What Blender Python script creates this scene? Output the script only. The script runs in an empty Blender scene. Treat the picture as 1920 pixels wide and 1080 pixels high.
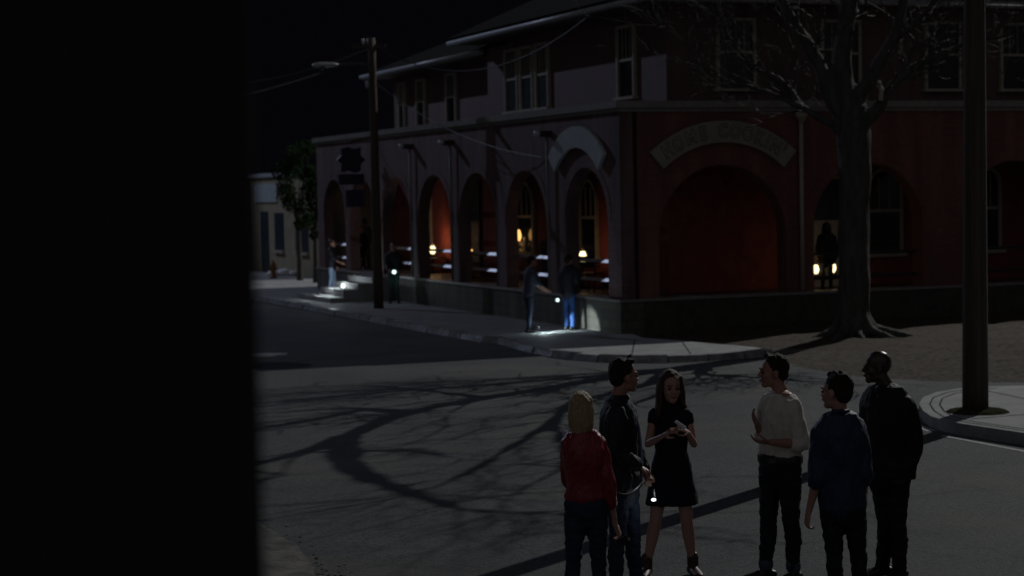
import bpy, bmesh, math, random
import numpy as np
from mathutils import Vector, Matrix, noise
S = bpy.context.scene
rnd = random.Random(7)
PI = math.pi

# ------------------------------------------------------------------ camera
cam_d = bpy.data.cameras.new('camera'); cam = bpy.data.objects.new('camera', cam_d); S.collection.objects.link(cam)
cam.location = (0, 0, 3.2)
cam.matrix_world = Matrix.Translation((0, 0, 3.2)) @ Matrix.Rotation(PI/2 - math.atan(180/3500), 4, 'X') @ Matrix.Rotation(-0.020, 4, 'Z')
cam_d.sensor_width = 36; cam_d.lens = 3500/1920*36
cam_d.clip_start = 0.1; cam_d.clip_end = 2000
cam_d.dof.use_dof = True; cam_d.dof.focus_distance = 14.6; cam_d.dof.aperture_fstop = 2.5
S.camera = cam
# ------------------------------------------------------------------ world: night sky, with an added fill glow behind the camera
w = bpy.data.worlds.new('World'); S.world = w; w.use_nodes = True
nt = w.node_tree; nt.nodes.clear()
wo = nt.nodes.new('ShaderNodeOutputWorld'); bg = nt.nodes.new('ShaderNodeBackground')
tc = nt.nodes.new('ShaderNodeTexCoord'); dt = nt.nodes.new('ShaderNodeVectorMath'); dt.operation = 'DOT_PRODUCT'
dt.inputs[1].default_value = Vector((-.15, -.97, .16)).normalized()
mr = nt.nodes.new('ShaderNodeMapRange'); mr.interpolation_type = 'SMOOTHSTEP'
mr.inputs[1].default_value = .05; mr.inputs[2].default_value = 1.0
mx = nt.nodes.new('ShaderNodeMix'); mx.data_type = 'RGBA'
mx.inputs[6].default_value = (.0014, .0014, .0024, 1); mx.inputs[7].default_value = (.080, .080, .088, 1)
nt.links.new(tc.outputs['Generated'], dt.inputs[0]); nt.links.new(dt.outputs['Value'], mr.inputs[0])
nt.links.new(mr.outputs[0], mx.inputs[0]); nt.links.new(mx.outputs[2], bg.inputs[0]); nt.links.new(bg.outputs[0], wo.inputs[0])
bg.inputs[1].default_value = 1.0
# ------------------------------------------------------------------ moonlight from behind right
def spot(name, loc, tgt, power, size, color, blend=.3, rad=.05, parent=None):
    d = bpy.data.lights.new(name, 'SPOT'); d.energy = power; d.spot_size = math.radians(size); d.spot_blend = blend
    d.color = color; d.shadow_soft_size = rad
    o = bpy.data.objects.new(name, d); S.collection.objects.link(o); o.location = loc
    o.rotation_euler = (Vector(loc) - Vector(tgt)).to_track_quat('Z', 'Y').to_euler()
    return o
# the film-set moonlight: a single distant high lamp beyond the building on the right (the shadows of pole, tree and eaves all point back to it)
spot('moonlight', (45, 81.7, 48.6), (3, 28, 0), 104000, 75, (.98, .98, .97), .2, .16)
# far street floodlight down the street on the left (its sharp eave shadows lie on the left facade)
spot('floodlight', (-36, 88, 30), (-2, 46, 3), 13500, 66, (.62, .72, 1.0), .3, .25)
S.view_settings.view_transform = 'Standard'; S.view_settings.look = 'None'; S.view_settings.exposure = 0; S.view_settings.gamma = 1
S.render.engine = 'CYCLES'
S.cycles.max_bounces = 5; S.cycles.use_denoising = True

# ================================================================== materials
def mat(name, col, rough=.8, var=.25, scale=6, bump=0, bscale=40, metal=0, spec=.5, col2=None, stretch=None, emit=None, estr=0):
    m = bpy.data.materials.new(name); m.use_nodes = True; n = m.node_tree; b = n.nodes['Principled BSDF']
    b.inputs['Roughness'].default_value = rough; b.inputs['Metallic'].default_value = metal
    b.inputs['Specular IOR Level'].default_value = spec
    if emit:
        b.inputs['Emission Color'].default_value = (*emit, 1); b.inputs['Emission Strength'].default_value = estr
    t = n.nodes.new('ShaderNodeTexCoord'); mp = n.nodes.new('ShaderNodeMapping'); n.links.new(t.outputs['Object'], mp.inputs[0])
    if stretch: mp.inputs['Scale'].default_value = stretch
    no = n.nodes.new('ShaderNodeTexNoise'); no.inputs['Scale'].default_value = scale; no.inputs['Detail'].default_value = 6; no.inputs['Roughness'].default_value = .65
    n.links.new(mp.outputs[0], no.inputs[0])
    r = n.nodes.new('ShaderNodeValToRGB'); c2 = col2 or tuple(c*(1-var) for c in col); c1 = tuple(min(1, c*(1+var)) for c in col)
    r.color_ramp.elements[0].position = .32; r.color_ramp.elements[1].position = .68
    r.color_ramp.elements[0].color = (*c2, 1); r.color_ramp.elements[1].color = (*c1, 1)
    n.links.new(no.outputs[0], r.inputs[0]); n.links.new(r.outputs[0], b.inputs['Base Color'])
    if bump:
        n2 = n.nodes.new('ShaderNodeTexNoise'); n2.inputs['Scale'].default_value = bscale; n2.inputs['Detail'].default_value = 4
        n.links.new(mp.outputs[0], n2.inputs[0])
        bp = n.nodes.new('ShaderNodeBump'); bp.inputs['Strength'].default_value = bump; bp.inputs['Distance'].default_value = .02
        n.links.new(n2.outputs[0], bp.inputs['Height']); n.links.new(bp.outputs[0], b.inputs['Normal'])
    return m
def brick(name, c1, c2, mortar, bw=.22, bh=.075, rough=.75, ms=.012, bump=.5, dirt=.35):
    m = bpy.data.materials.new(name); m.use_nodes = True; n = m.node_tree; b = n.nodes['Principled BSDF']; L = n.links
    b.inputs['Roughness'].default_value = rough
    t = n.nodes.new('ShaderNodeTexCoord'); sp = n.nodes.new('ShaderNodeSeparateXYZ'); L.new(t.outputs['Object'], sp.inputs[0])
    ad = n.nodes.new('ShaderNodeMath'); L.new(sp.outputs[0], ad.inputs[0]); L.new(sp.outputs[1], ad.inputs[1])
    cb = n.nodes.new('ShaderNodeCombineXYZ'); L.new(ad.outputs[0], cb.inputs[0]); L.new(sp.outputs[2], cb.inputs[1])
    br = n.nodes.new('ShaderNodeTexBrick'); L.new(cb.outputs[0], br.inputs[0]); br.inputs['Scale'].default_value = 1
    br.inputs['Brick Width'].default_value = bw; br.inputs['Row Height'].default_value = bh; br.inputs['Mortar Size'].default_value = ms
    br.inputs['Color1'].default_value = (*c1, 1); br.inputs['Color2'].default_value = (*c2, 1); br.inputs['Mortar'].default_value = (*mortar, 1)
    no = n.nodes.new('ShaderNodeTexNoise'); no.inputs['Scale'].default_value = 1.6; no.inputs['Detail'].default_value = 8
    mp = n.nodes.new('ShaderNodeMapping'); mp.inputs['Scale'].default_value = (1.6, 1.6, .22); L.new(t.outputs['Object'], mp.inputs[0]); L.new(mp.outputs[0], no.inputs[0])
    r = n.nodes.new('ShaderNodeMapRange'); r.inputs[1].default_value = .3; r.inputs[2].default_value = .7; r.inputs[3].default_value = 1-dirt; r.inputs[4].default_value = 1+dirt*.5
    L.new(no.outputs[0], r.inputs[0])
    mu = n.nodes.new('ShaderNodeVectorMath'); mu.operation = 'SCALE'; L.new(br.outputs[0], mu.inputs[0]); L.new(r.outputs[0], mu.inputs['Scale'])
    L.new(mu.outputs[0], b.inputs['Base Color'])
    bp = n.nodes.new('ShaderNodeBump'); bp.inputs['Strength'].default_value = bump; bp.inputs['Distance'].default_value = .01; bp.invert = True
    L.new(br.outputs['Fac'], bp.inputs['Height']); L.new(bp.outputs[0], b.inputs['Normal'])
    return m
def asphalt():
    m = mat('asphalt', (.053, .056, .057), rough=.85, var=.26, scale=.55, bump=.7, bscale=45, spec=.35)
    n = m.node_tree; L = n.links; b = n.nodes['Principled BSDF']; ramp = [x for x in n.nodes if x.type == 'VALTORGB'][0]
    t = [x for x in n.nodes if x.type == 'TEX_COORD'][0]
    fine = n.nodes.new('ShaderNodeTexNoise'); fine.inputs['Scale'].default_value = 19; fine.inputs['Detail'].default_value = 3; L.new(t.outputs['Object'], fine.inputs[0])
    fr = n.nodes.new('ShaderNodeMapRange'); fr.inputs[1].default_value = .3; fr.inputs[2].default_value = .7; fr.inputs[3].default_value = .5; fr.inputs[4].default_value = 1.5; L.new(fine.outputs[0], fr.inputs[0])
    # cracks and sandy dust patches
    vo = n.nodes.new('ShaderNodeTexVoronoi'); vo.feature = 'DISTANCE_TO_EDGE'; vo.inputs['Scale'].default_value = .42
    wv = n.nodes.new('ShaderNodeTexNoise'); wv.inputs['Scale'].default_value = 1.2; L.new(t.outputs['Object'], wv.inputs[0])
    av = n.nodes.new('ShaderNodeVectorMath'); av.operation = 'ADD'; L.new(t.outputs['Object'], av.inputs[0]); L.new(wv.outputs['Color'], av.inputs[1]); L.new(av.outputs[0], vo.inputs[0])
    cr = n.nodes.new('ShaderNodeMapRange'); cr.inputs[1].default_value = 0; cr.inputs[2].default_value = .012; cr.inputs[3].default_value = .62; cr.inputs[4].default_value = 1; L.new(vo.outputs['Distance'], cr.inputs[0])
    m1 = n.nodes.new('ShaderNodeMath'); m1.operation = 'MULTIPLY'; L.new(fr.outputs[0], m1.inputs[0]); L.new(cr.outputs[0], m1.inputs[1])
    s1 = n.nodes.new('ShaderNodeVectorMath'); s1.operation = 'SCALE'; L.new(ramp.outputs[0], s1.inputs[0]); L.new(m1.outputs[0], s1.inputs['Scale'])
    du = n.nodes.new('ShaderNodeTexNoise'); du.inputs['Scale'].default_value = .33; du.inputs['Detail'].default_value = 9; du.inputs['Roughness'].default_value = .7
    mp = n.nodes.new('ShaderNodeMapping'); mp.inputs['Location'].default_value = (3.3, 1.7, 0); L.new(t.outputs['Object'], mp.inputs[0]); L.new(mp.outputs[0], du.inputs[0])
    dr = n.nodes.new('ShaderNodeMapRange'); dr.inputs[1].default_value = .50; dr.inputs[2].default_value = .72; dr.inputs[4].default_value = .75; L.new(du.outputs[0], dr.inputs[0])
    mi = n.nodes.new('ShaderNodeMix'); mi.data_type = 'RGBA'; L.new(dr.outputs[0], mi.inputs[0]); L.new(s1.outputs[0], mi.inputs[6]); mi.inputs[7].default_value = (.105, .094, .074, 1)
    L.new(mi.outputs[2], b.inputs['Base Color'])
    return m
M = dict(
    asphalt=asphalt(),
    dirt=mat('dirt', (.078, .066, .053), .95, .55, 9, 1.0, 26, spec=.1),
    concrete=mat('concrete', (.25, .25, .248), .8, .22, 2.2, .4, 40, spec=.3),
    kerb=mat('kerb_stone', (.20, .20, .205), .46, .5, 5, 1.0, 8, spec=.6),
    darkpatch=mat('dark_patch', (.018, .018, .02), .9, .3, 4, spec=.1),
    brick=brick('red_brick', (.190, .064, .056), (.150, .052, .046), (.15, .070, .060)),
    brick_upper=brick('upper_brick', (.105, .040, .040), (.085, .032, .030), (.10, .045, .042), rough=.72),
    brick_dark=mat('red_plaster', (.20, .045, .038), .85, .25, 3, .2, 30),
    stone=brick('block_stone', (.095, .09, .07), (.075, .07, .058), (.055, .052, .045), .42, .2, ms=.014, dirt=.5),
    cream=mat('cream_paint', (.34, .31, .25), .6, .15, 8),
    ledge=mat('ledge_stone', (.20, .185, .175), .5, .2, 5),
    fascia=mat('fascia_paint', (.34, .36, .38), .40, .12, 5, spec=.7),
    roof=mat('roof_shingle', (.012, .012, .014), 1.0, .3, 12, .2, 30, spec=.02),
    soffit=mat('soffit', (.10, .07, .055), .8, .2, 6),
    glass=mat('window_glass', (.010, .012, .018), .12, .1, 3, spec=.5),
    glass2=mat('dusty_glass', (.035, .045, .055), .3, .3, 3, spec=.5),
    darkwood=mat('dark_wood', (.03, .018, .012), .6, .3, 10, stretch=(6, 6, .6)),
    floorb=mat('porch_floor', (.085, .05, .035), .6, .3, 5, stretch=(1, 8, 1)),
    railm=mat('galvanised_rail', (.85, .85, .88), .55, .06, 10, metal=1.0),
    bark=mat('bark', (.060, .055, .050), .85, .4, 9, 1.0, 14, stretch=(1, 1, .25), spec=.3),
    polewood=mat('pole_wood', (.062, .046, .030), .85, .35, 7, .8, 16, stretch=(3, 3, .12)),
    blackmetal=mat('dark_metal', (.02, .02, .022), .5, .2, 8),
    greymetal=mat('grey_metal', (.35, .36, .36), .4, .15, 8, metal=.3),
    wire=mat('wire', (.05, .05, .055), .4, .1, 8),
    blackwall=mat('black_plaster', (.035, .034, .034), .95, .2, 2, spec=.05),
    adobe=mat('adobe', (.26, .22, .15), .9, .2, 2, .3, 20),
    signboard=mat('sign_board', (.235, .225, .195), .6, .14, 3),
    signboard2=mat('sign_board_blank', (.36, .40, .42), .5, .14, 3),
    signdark=mat('sign_dark_paint', (.055, .052, .045), .6, .1, 8),
    bluesign=mat('blue_enamel', (.010, .013, .036), .4, .2, 8),
    leaf=mat('leaf', (.017, .031, .014), .9, .35, 3, spec=0),
    hydrant=mat('rust_orange_paint', (.20, .075, .015), .6, .2, 12),
    skin=mat('skin_light', (.40, .22, .17), .5, .08, 10, spec=.4),
    skin2=mat('skin_tan', (.33, .175, .13), .5, .08, 10, spec=.4),
    skind=mat('skin_dark', (.040, .020, .013), .38, .1, 10, spec=.5),
    blond=mat('hair_blond', (.36, .25, .13), .6, .35, 30, .5, 60, stretch=(6, 6, .5), spec=.6),
    brown=mat('hair_brown', (.028, .017, .011), .68, .4, 30, .8, 60, stretch=(6, 6, .5), spec=.25),
    chestnut=mat('hair_chestnut', (.075, .042, .026), .6, .4, 30, .8, 60, stretch=(6, 6, .5), spec=.35),
    black=mat('hair_black', (.010, .008, .008), .42, .3, 30, .5, 60, spec=.6),
    redc=mat('red_blouse_cloth', (.22, .008, .018), .36, .12, 5, .8, 14, stretch=(3, 3, 1), spec=.6),
    jeans=mat('blue_jeans_cloth', (.022, .030, .055), .75, .2, 10, .4, 20, spec=.3),
    jeansb=mat('mid_blue_jeans_cloth', (.02, .06, .20), .75, .2, 10, .4, 20, spec=.3),
    jeansl=mat('light_jeans_cloth', (.30, .42, .60), .75, .2, 10, .4, 20, spec=.3),
    jacket=mat('dark_denim_cloth', (.012, .013, .022), .7, .2, 8, .5, 12, spec=.4),
    dress=mat('navy_dress_cloth', (.006, .006, .014), .75, .2, 8, .3, 12, spec=.25),
    cream_c=mat('cream_shirt_cloth', (.58, .55, .48), .8, .08, 6, .5, 10),
    navy_c=mat('navy_shirt_cloth', (.009, .018, .050), .6, .08, 8, .5, 14, spec=.5),
    suit_c=mat('black_suit_cloth', (.006, .006, .007), .7, .2, 8, .4, 12, spec=.3),
    trouser=mat('dark_trouser_cloth', (.010, .011, .016), .75, .2, 8, .4, 14, spec=.3),
    whitec=mat('white_cloth', (.6, .6, .62), .8, .05, 6),
    lilac=mat('pale_blue_cloth', (.06, .066, .105), .8, .1, 6),
    greenc=mat('green_cloth', (.012, .045, .033), .8, .1, 6),
    boot=mat('oxblood_leather', (.05, .018, .014), .5, .2, 8, .2, 20),
    shoe=mat('black_leather', (.012, .011, .011), .4, .2, 8),
    chain=mat('chain_metal', (.6, .58, .5), .35, .1, 8, metal=1),
    eye=mat('eye', (.03, .02, .015), .1, .1, 8),
    lens=mat('torch_lens', (.9, .95, 1), .3, 0, 8, emit=(.80, .88, 1.0), estr=2.2),
    lensc=mat('torch_lens_cyan', (.9, .95, 1), .3, 0, 8, emit=(.72, 1.0, .98), estr=1.6),
    lenss=mat('torch_lens_side', (.9, .95, 1), .3, 0, 8, emit=(.85, 1.0, .85), estr=2.6),
    flame=mat('lantern_globe', (.9, .6, .3), .3, 0, 8, emit=(1.0, .80, .42), estr=2.6),
    flame2=mat('lantern_globe_amber', (.9, .6, .3), .3, 0, 8, emit=(1.0, .50, .15), estr=1.8),
)
M['brick_upper'].node_tree.nodes['Principled BSDF'].inputs['Specular IOR Level'].default_value = 1.0
# ================================================================== helpers
def tag(o, label=None, cat=None, group=None, kind=None):
    if label: o['label'] = label
    if cat: o['category'] = cat
    if group: o['group'] = group
    if kind: o['kind'] = kind
    return o
def link(name, me, m, parent=None):
    o = bpy.data.objects.new(name, me); S.collection.objects.link(o)
    if m: me.materials.append(m)
    if parent: o.parent = parent
    return o
def empty(name, loc, rz=0, label=None, cat=None, group=None):
    o = bpy.data.objects.new(name, None); S.collection.objects.link(o); o.location = loc; o.rotation_euler = (0, 0, rz)
    o.empty_display_size = .2
    return tag(o, label, cat, group)
class MB:
    def __init__(s): s.v = []; s.f = []
    def quad(s, *p):
        n = len(s.v); s.v += [tuple(q) for q in p]; s.f.append(tuple(range(n, n+len(p)))); return s
    def box(s, a, b):
        x0, y0, z0 = a; x1, y1, z1 = b; n = len(s.v)
        s.v += [(x0, y0, z0), (x1, y0, z0), (x1, y1, z0), (x0, y1, z0), (x0, y0, z1), (x1, y0, z1), (x1, y1, z1), (x0, y1, z1)]
        s.f += [tuple(n+i for i in q) for q in ((0, 3, 2, 1), (4, 5, 6, 7), (0, 1, 5, 4), (1, 2, 6, 5), (2, 3, 7, 6), (3, 0, 4, 7))]; return s
    def tube(s, pts, rs, n=8, cap=True):
        pts = [Vector(p) for p in pts]
        if not hasattr(rs, '__len__'): rs = [rs]*len(pts)
        b = len(s.v); ref = None
        for i, p in enumerate(pts):
            d = (pts[min(i+1, len(pts)-1)] - pts[max(i-1, 0)]).normalized()
            if ref is None: ref = Vector((0, 0, 1)) if abs(d.z) < .9 else Vector((1, 0, 0))
            u = d.cross(ref).normalized(); ref = u.cross(d)
            v = ref.normalized()
            for k in range(n):
                a = 2*PI*k/n; s.v.append(tuple(p + (u*math.cos(a) + v*math.sin(a))*rs[i]))
        for i in range(len(pts)-1):
            for k in range(n):
                k2 = (k+1) % n; s.f.append((b+i*n+k, b+i*n+k2, b+(i+1)*n+k2, b+(i+1)*n+k))
        if cap:
            s.f.append(tuple(b+k for k in reversed(range(n)))); e = b+(len(pts)-1)*n; s.f.append(tuple(e+k for k in range(n)))
        return s
    def lathe(s, c, prof, n=14):
        b = len(s.v); c = Vector(c)
        for r, z in prof:
            for k in range(n):
                a = 2*PI*k/n; s.v.append((c.x+r*math.cos(a), c.y+r*math.sin(a), c.z+z))
        for i in range(len(prof)-1):
            for k in range(n):
                k2 = (k+1) % n; s.f.append((b+i*n+k, b+i*n+k2, b+(i+1)*n+k2, b+(i+1)*n+k))
        s.f.append(tuple(b+k for k in reversed(range(n)))); e = b+(len(prof)-1)*n; s.f.append(tuple(e+k for k in range(n)))
        return s
    def prism(s, poly, z0, z1):
        n = len(s.v); k = len(poly)
        s.v += [(x, y, z0) for x, y in poly] + [(x, y, z1) for x, y in poly]
        s.f.append(tuple(range(n+k, n+2*k))); s.f.append(tuple(reversed(range(n, n+k))))
        for i in range(k):
            j = (i+1) % k; s.f.append((n+i, n+j, n+k+j, n+k+i))
        return s
    def build(s, name, m, parent=None, smooth=False, recalc=True):
        me = bpy.data.meshes.new(name); me.from_pydata(s.v, [], s.f)
        if recalc:
            bm = bmesh.new(); bm.from_mesh(me); bmesh.ops.recalc_face_normals(bm, faces=bm.faces); bm.to_mesh(me); bm.free()
        if smooth: me.polygons.foreach_set('use_smooth', [True]*len(me.polygons))
        return link(name, me, m, parent)

# ================================================================== ground
MB().quad((-300, -60, -.02), (300, -60, -.02), (300, 500, -.02), (-300, 500, -.02)).build('ground', M['dirt'], recalc=False)['kind'] = 'structure'
TH = math.radians(21.83); RU = Vector((math.cos(TH), math.sin(TH))); TV = Vector((-math.sin(TH), math.cos(TH))); CO = Vector((2.35, 39.9))
def W(u, v): p = CO + RU*u + TV*v; return (p.x, p.y)
MB().quad((-70, -5, 0), (40, -5, 0), (40, 34.5, 0), (*W(-2.0, -4.0), 0), (*W(-2.5, 80), .0), (-70, 120, 0)).build('road', M['asphalt'], recalc=False)['kind'] = 'structure'
# sidewalk with the corner flare
walk = [W(-2.8, 80), W(-2.8, 30), W(-2.82, 20), W(-2.78, 12), W(-2.80, 6), W(-2.8, 1), (-.30, 39.5), (.16, 37.9), (.44, 36.9), (.78, 36.0), (1.2, 35.3), (1.6, 34.8), (2.2, 34.42), (2.85, 34.31), (3.6, 34.5), (4.3, 34.82), (4.9, 35.2), (4.6, 36.0), (3.9, 37.0), (3.3, 37.9), (2.7, 38.7), W(0.2, 0), W(0.2, 24), W(2.0, 24.5), W(2.0, 80)]
walk_o = MB().prism(list(reversed(walk)), -.05, .12).build('sidewalk', M['concrete']); walk_o['kind'] = 'structure'
# separate kerb stones along it, slightly uneven
kb = MB(); kp = [Vector(W(-2.8, v)) for v in (40, 30, 24, 20, 16, 12, 9, 6, 3, 1)] + [Vector(p) for p in [(-.30, 39.5), (.16, 37.9), (.44, 36.9), (.78, 36.0), (1.2, 35.3), (1.6, 34.8), (2.2, 34.42), (2.85, 34.31), (3.6, 34.5), (4.3, 34.82), (4.9, 35.2)]]
for i in range(len(kp)-1):
    a, b = kp[i], kp[i+1]; n = max(1, round((b-a).length/.8)); d = (b-a)/n; nrm = Vector((d.y, -d.x)).normalized()
    for k in range(n):
        p, q = a+d*k + d*.012, a+d*(k+1) - d*.012; o1 = rnd.uniform(.01, .045); h = .128 + rnd.uniform(-.008, .012)
        if rnd.random() < .18: h -= .02
        if nrm.dot(Vector((-1, -1))) < 0: nrm = -nrm
        s1, s2 = p+nrm*o1, q+nrm*(o1+rnd.uniform(-.008, .008)); t1, t2 = p-nrm*.14, q-nrm*.14
        bt = rnd.uniform(.055, .075); c8 = [(*(s1+nrm*bt), -.03), (*(s2+nrm*bt), -.03), (*t2, -.03), (*t1, -.03), (*s1, h), (*s2, h+rnd.uniform(-.01, .01)), (*t2, h), (*t1, h)]
        n0 = len(kb.v); kb.v += c8; kb.f += [tuple(n0+i_ for i_ in q_) for q_ in ((0, 3, 2, 1), (4, 5, 6, 7), (0, 1, 5, 4), (1, 2, 6, 5), (2, 3, 7, 6), (3, 0, 4, 7))]
kb.build('kerb', M['kerb'])['kind'] = 'structure'
jl = MB()
for v in [x*1.5 for x in range(0, 16)]:
    a, b = Vector(W(-2.6, v)), Vector(W(-.1, v)); e = TV*.012
    jl.quad((*(a-e), .1235), (*(b-e), .1235), (*(b+e), .1235), (*(a+e), .1235))
for a, b in [((1.0, 36.6), (3.3, 37.2)), ((2.2, 34.6), (2.5, 38.2)), ((3.3, 34.6), (3.4, 37.4))]:
    a, b = Vector(a), Vector(b); d = (b-a).normalized(); e = Vector((-d.y, d.x))*.012
    jl.quad((*(a-e), .1235), (*(b-e), .1235), (*(b+e), .1235), (*(a+e), .1235))
jl.build('pavement_joints', M['darkpatch'], recalc=False)['kind'] = 'structure'
# dirt yard rising to the building
yard = [Vector(p) for p in [(2.2, 39.2), (3.3, 37.7), (4.0, 36.8), (4.7, 35.7), (4.86, 35.1), (5.0, 33.6), (5.3, 32.3), (5.8, 31.2), (6.5, 30.4), (7.4, 30.0), (8.2, 29.6), (9.5, 28.6), (12, 27.2), (20, 24), (40, 20), (40, 70), (2, 70)]]
def sdist(p):
    best = 1e9; ins = False; n = len(yard)
    for i in range(n):
        a, b = yard[i], yard[(i+1) % n]; d = b-a; t = max(0, min(1, (p-a).dot(d)/d.length_squared)); best = min(best, (p-(a+d*t)).length)
        if (a.y > p.y) != (b.y > p.y) and p.x < (b.x-a.x)*(p.y-a.y)/(b.y-a.y)+a.x: ins = not ins
    return best if ins else -best
yb = MB(); st = .22; nx = int(17/st); ny = int(23/st); x0, y0 = 1.8, 24.5
for j in range(ny+1):
    for i in range(nx+1):
        x, y = x0+i*st, y0+j*st; s = sdist(Vector((x, y))); e = .05*noise.noise(Vector((x*1.3, y*1.3, 0)))
        z = .004 + max(-.08, min(s*.07 + e*.5, .16 + e)) + .015*noise.noise(Vector((x*5, y*5, 2)))
        if z > .09 and y > 36 and x < 3.0: z = .09
        yb.v.append((x, y, z))
for j in range(ny):
    for i in range(nx):
        a = j*(nx+1)+i; yb.f.append((a, a+1, a+nx+2, a+nx+1))
yb.build('yard', M['dirt'], smooth=True)['kind'] = 'structure'
# right-hand traffic corner
isl = [(6.19, 22.58), (7.2, 20.1), (8.9, 16), (16, 14), (16, 27.6), (9.5, 27.75), (7.64, 27.85), (7.03, 27.9), (6.6, 27.65), (6.2, 27.25), (5.85, 26.6), (5.62, 25.8), (5.50, 25.0), (5.47, 24.4), (5.52, 24.0), (5.66, 23.6)]
MB().prism(isl, -.05, .15).build('corner_pavement', M['concrete'])['kind'] = 'structure'
arc = MB()
for sc, zz in ((.955, .1535), (.915, .1535)):
    cx, cy = 8.6, 24.2; P_ = [Vector((cx+(x-cx)*sc, cy+(y-cy)*sc)) for x, y in [isl[0]] + list(reversed(isl[7:]))]
    for a, b in zip(P_, P_[1:]):
        d = (b-a).normalized(); e = Vector((-d.y, d.x))*.011; arc.quad((*(a-e), zz), (*(b-e), zz), (*(b+e), zz), (*(a+e), zz))
for a, b in [((5.9, 24.0), (8.5, 25.2)), ((6.9, 27.4), (8.1, 22.0))]:
    a, b = Vector(a), Vector(b); d = (b-a).normalized(); e = Vector((-d.y, d.x))*.012; arc.quad((*(a-e), .1535), (*(b-e), .1535), (*(b+e), .1535), (*(a+e), .1535))
arc.build('pavement_score_lines', M['darkpatch'], recalc=False)['kind'] = 'structure'
g = MB()
for a, b, wd in [((5.52, 23.60), (6.12, 22.15), .035), ((6.12, 22.15), (7.1, 19.6), .035), ((5.43, 24.6), (5.50, 24.05), .07)]:
    a, b = Vector(a), Vector(b); d = (b-a).normalized(); e = Vector((-d.y, d.x))*wd; a = a - Vector((.10, .04)); b = b-Vector((.10, .04))
    g.quad((*(a-e), .004), (*(b-e), .004), (*(b+e), .004), (*(a+e), .004))
g.build('gutter_line', mat('line_paint', (.34, .34, .33), .7, .3, 8), recalc=False)['kind'] = 'structure'
# lower-left broken pavement corner
ll = [(-6.0, 20.2), (-3.6, 18.9), (-2.85, 18.3), (-2.5, 17.95), (-2.32, 17.5), (-2.13, 17.0), (-2.0, 16.75), (-1.90, 16.35), (-1.80, 16.0), (-1.72, 15.65), (-1.66, 15.0), (-1.6, 13.0), (-1.5, 8), (-14, 8), (-14, 22)]
lm = MB().prism(list(reversed(ll)), -.05, .06).build('near_pavement', mat('worn_concrete', (.15, .143, .13), .9, .45, 3.5, .8, 14, spec=.1)); lm['kind'] = 'structure'
cr = MB()
for i in range(150):
    k = rnd.random(); a, b = Vector((-2.7, 18.4)), Vector((-1.55, 15.4)); p = a.lerp(b, k) + Vector((rnd.gauss(.02, .13), rnd.gauss(0, .1))); r = rnd.uniform(.012, .05)
    r *= .45; cr.lathe((p.x, p.y, -.005), [(r, 0), (r*.9, r*.4), (r*.3, r*.6)], 5)
cr.build('kerb_rubble', M['dirt']).__setitem__('kind', 'stuff'); tag(bpy.data.objects['kerb_rubble'], 'loose dirt and rubble on the broken pavement edge, lower left', 'rubble')
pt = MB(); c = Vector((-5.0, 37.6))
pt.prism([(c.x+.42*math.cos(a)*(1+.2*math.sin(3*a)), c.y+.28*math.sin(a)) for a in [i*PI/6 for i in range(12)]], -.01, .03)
pt.build('road_glint_patch', mat('pale_glint', (.8, .85, .82), .35, .1, 5))['kind'] = 'structure'  # low patch on the road, its glint put into the pale colour
MB().quad(*[(-4.75+.95*math.cos(a)-.0*a, 35.3+.75*math.sin(a)-.12*math.cos(a), .003) for a in [i*PI/8 for i in range(16)]]).build('dark_road_spot', M['darkpatch'], recalc=False)['kind'] = 'structure'  # flat dark rounded spot on the road

# ================================================================== the corner building
B = empty('corner_building', (CO.x, CO.y, 0), TH, 'two storey red brick corner building with an arched porch and pale hip roof eaves', 'building')
fl = lambda s, d, z: (d, s, z)     # left facade (runs back), outward = -d
fr = lambda s, d, z: (s, d, z)     # front facade (runs right), outward = -d
AL = [(.66, 2.95), (4.05, 6.65), (7.33, 9.95), (10.6, 13.25), (13.9, 16.5), (17.15, 19.85), (20.3, 22.7)]
AR = [(.9, 4.05), (4.75, 7.62), (8.7, 11.7), (12.5, 15.4), (16.2, 19.1)]
TOP = 3.70; FLOOR = .80
def arch_wall(mb, fn, s0, s1, arches, z0, z1, t, top=TOP):
    def col(a, b, za0, za1, zb0, zb1):   # slab column between a and b
        for d in (0, t): mb.quad(fn(a, d, za0), fn(b, d, zb0), fn(b, d, zb1), fn(a, d, za1))
    cur = s0
    for a, b in arches:
        col(cur, a, z0, z1, z0, z1)
        for e in (a, b): pass
        r = (b-a)/2; c = (a+b)/2; spr = top-r; n = 20
        pts = [(c-r*math.cos(PI*i/n), spr+r*math.sin(PI*i/n)) for i in range(n+1)]
        for (p, zp), (q, zq) in zip(pts, pts[1:]):
            col(p, q, zp, z1, zq, z1); mb.quad(fn(p, 0, zp), fn(q, 0, zq), fn(q, t, zq), fn(p, t, zp))
        for e in (a, b): mb.quad(fn(e, 0, z0), fn(e, t, z0), fn(e, t, spr), fn(e, 0, spr))
        cur = b
    col(cur, s1, z0, z1, z0, z1)
    for e in (s0, s1): mb.quad(fn(e, 0, z0), fn(e, t, z0), fn(e, t, z1), fn(e, 0, z1))
    mb.quad(fn(s0, 0, z1), fn(s1, 0, z1), fn(s1, t, z1), fn(s0, t, z1))
a = MB(); arch_wall(a, fl, 0, 23.4, AL, FLOOR, 4.94, .32); a.build('arcade_wall', brick('weathered_brick', (.145, .075, .080), (.105, .055, .060), (.12, .072, .074), dirt=.6), B)
a = MB(); arch_wall(a, fr, .425, 21, AR, FLOOR, 4.94, .42); a.build('arcade_wall', M['brick'], B)
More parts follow.
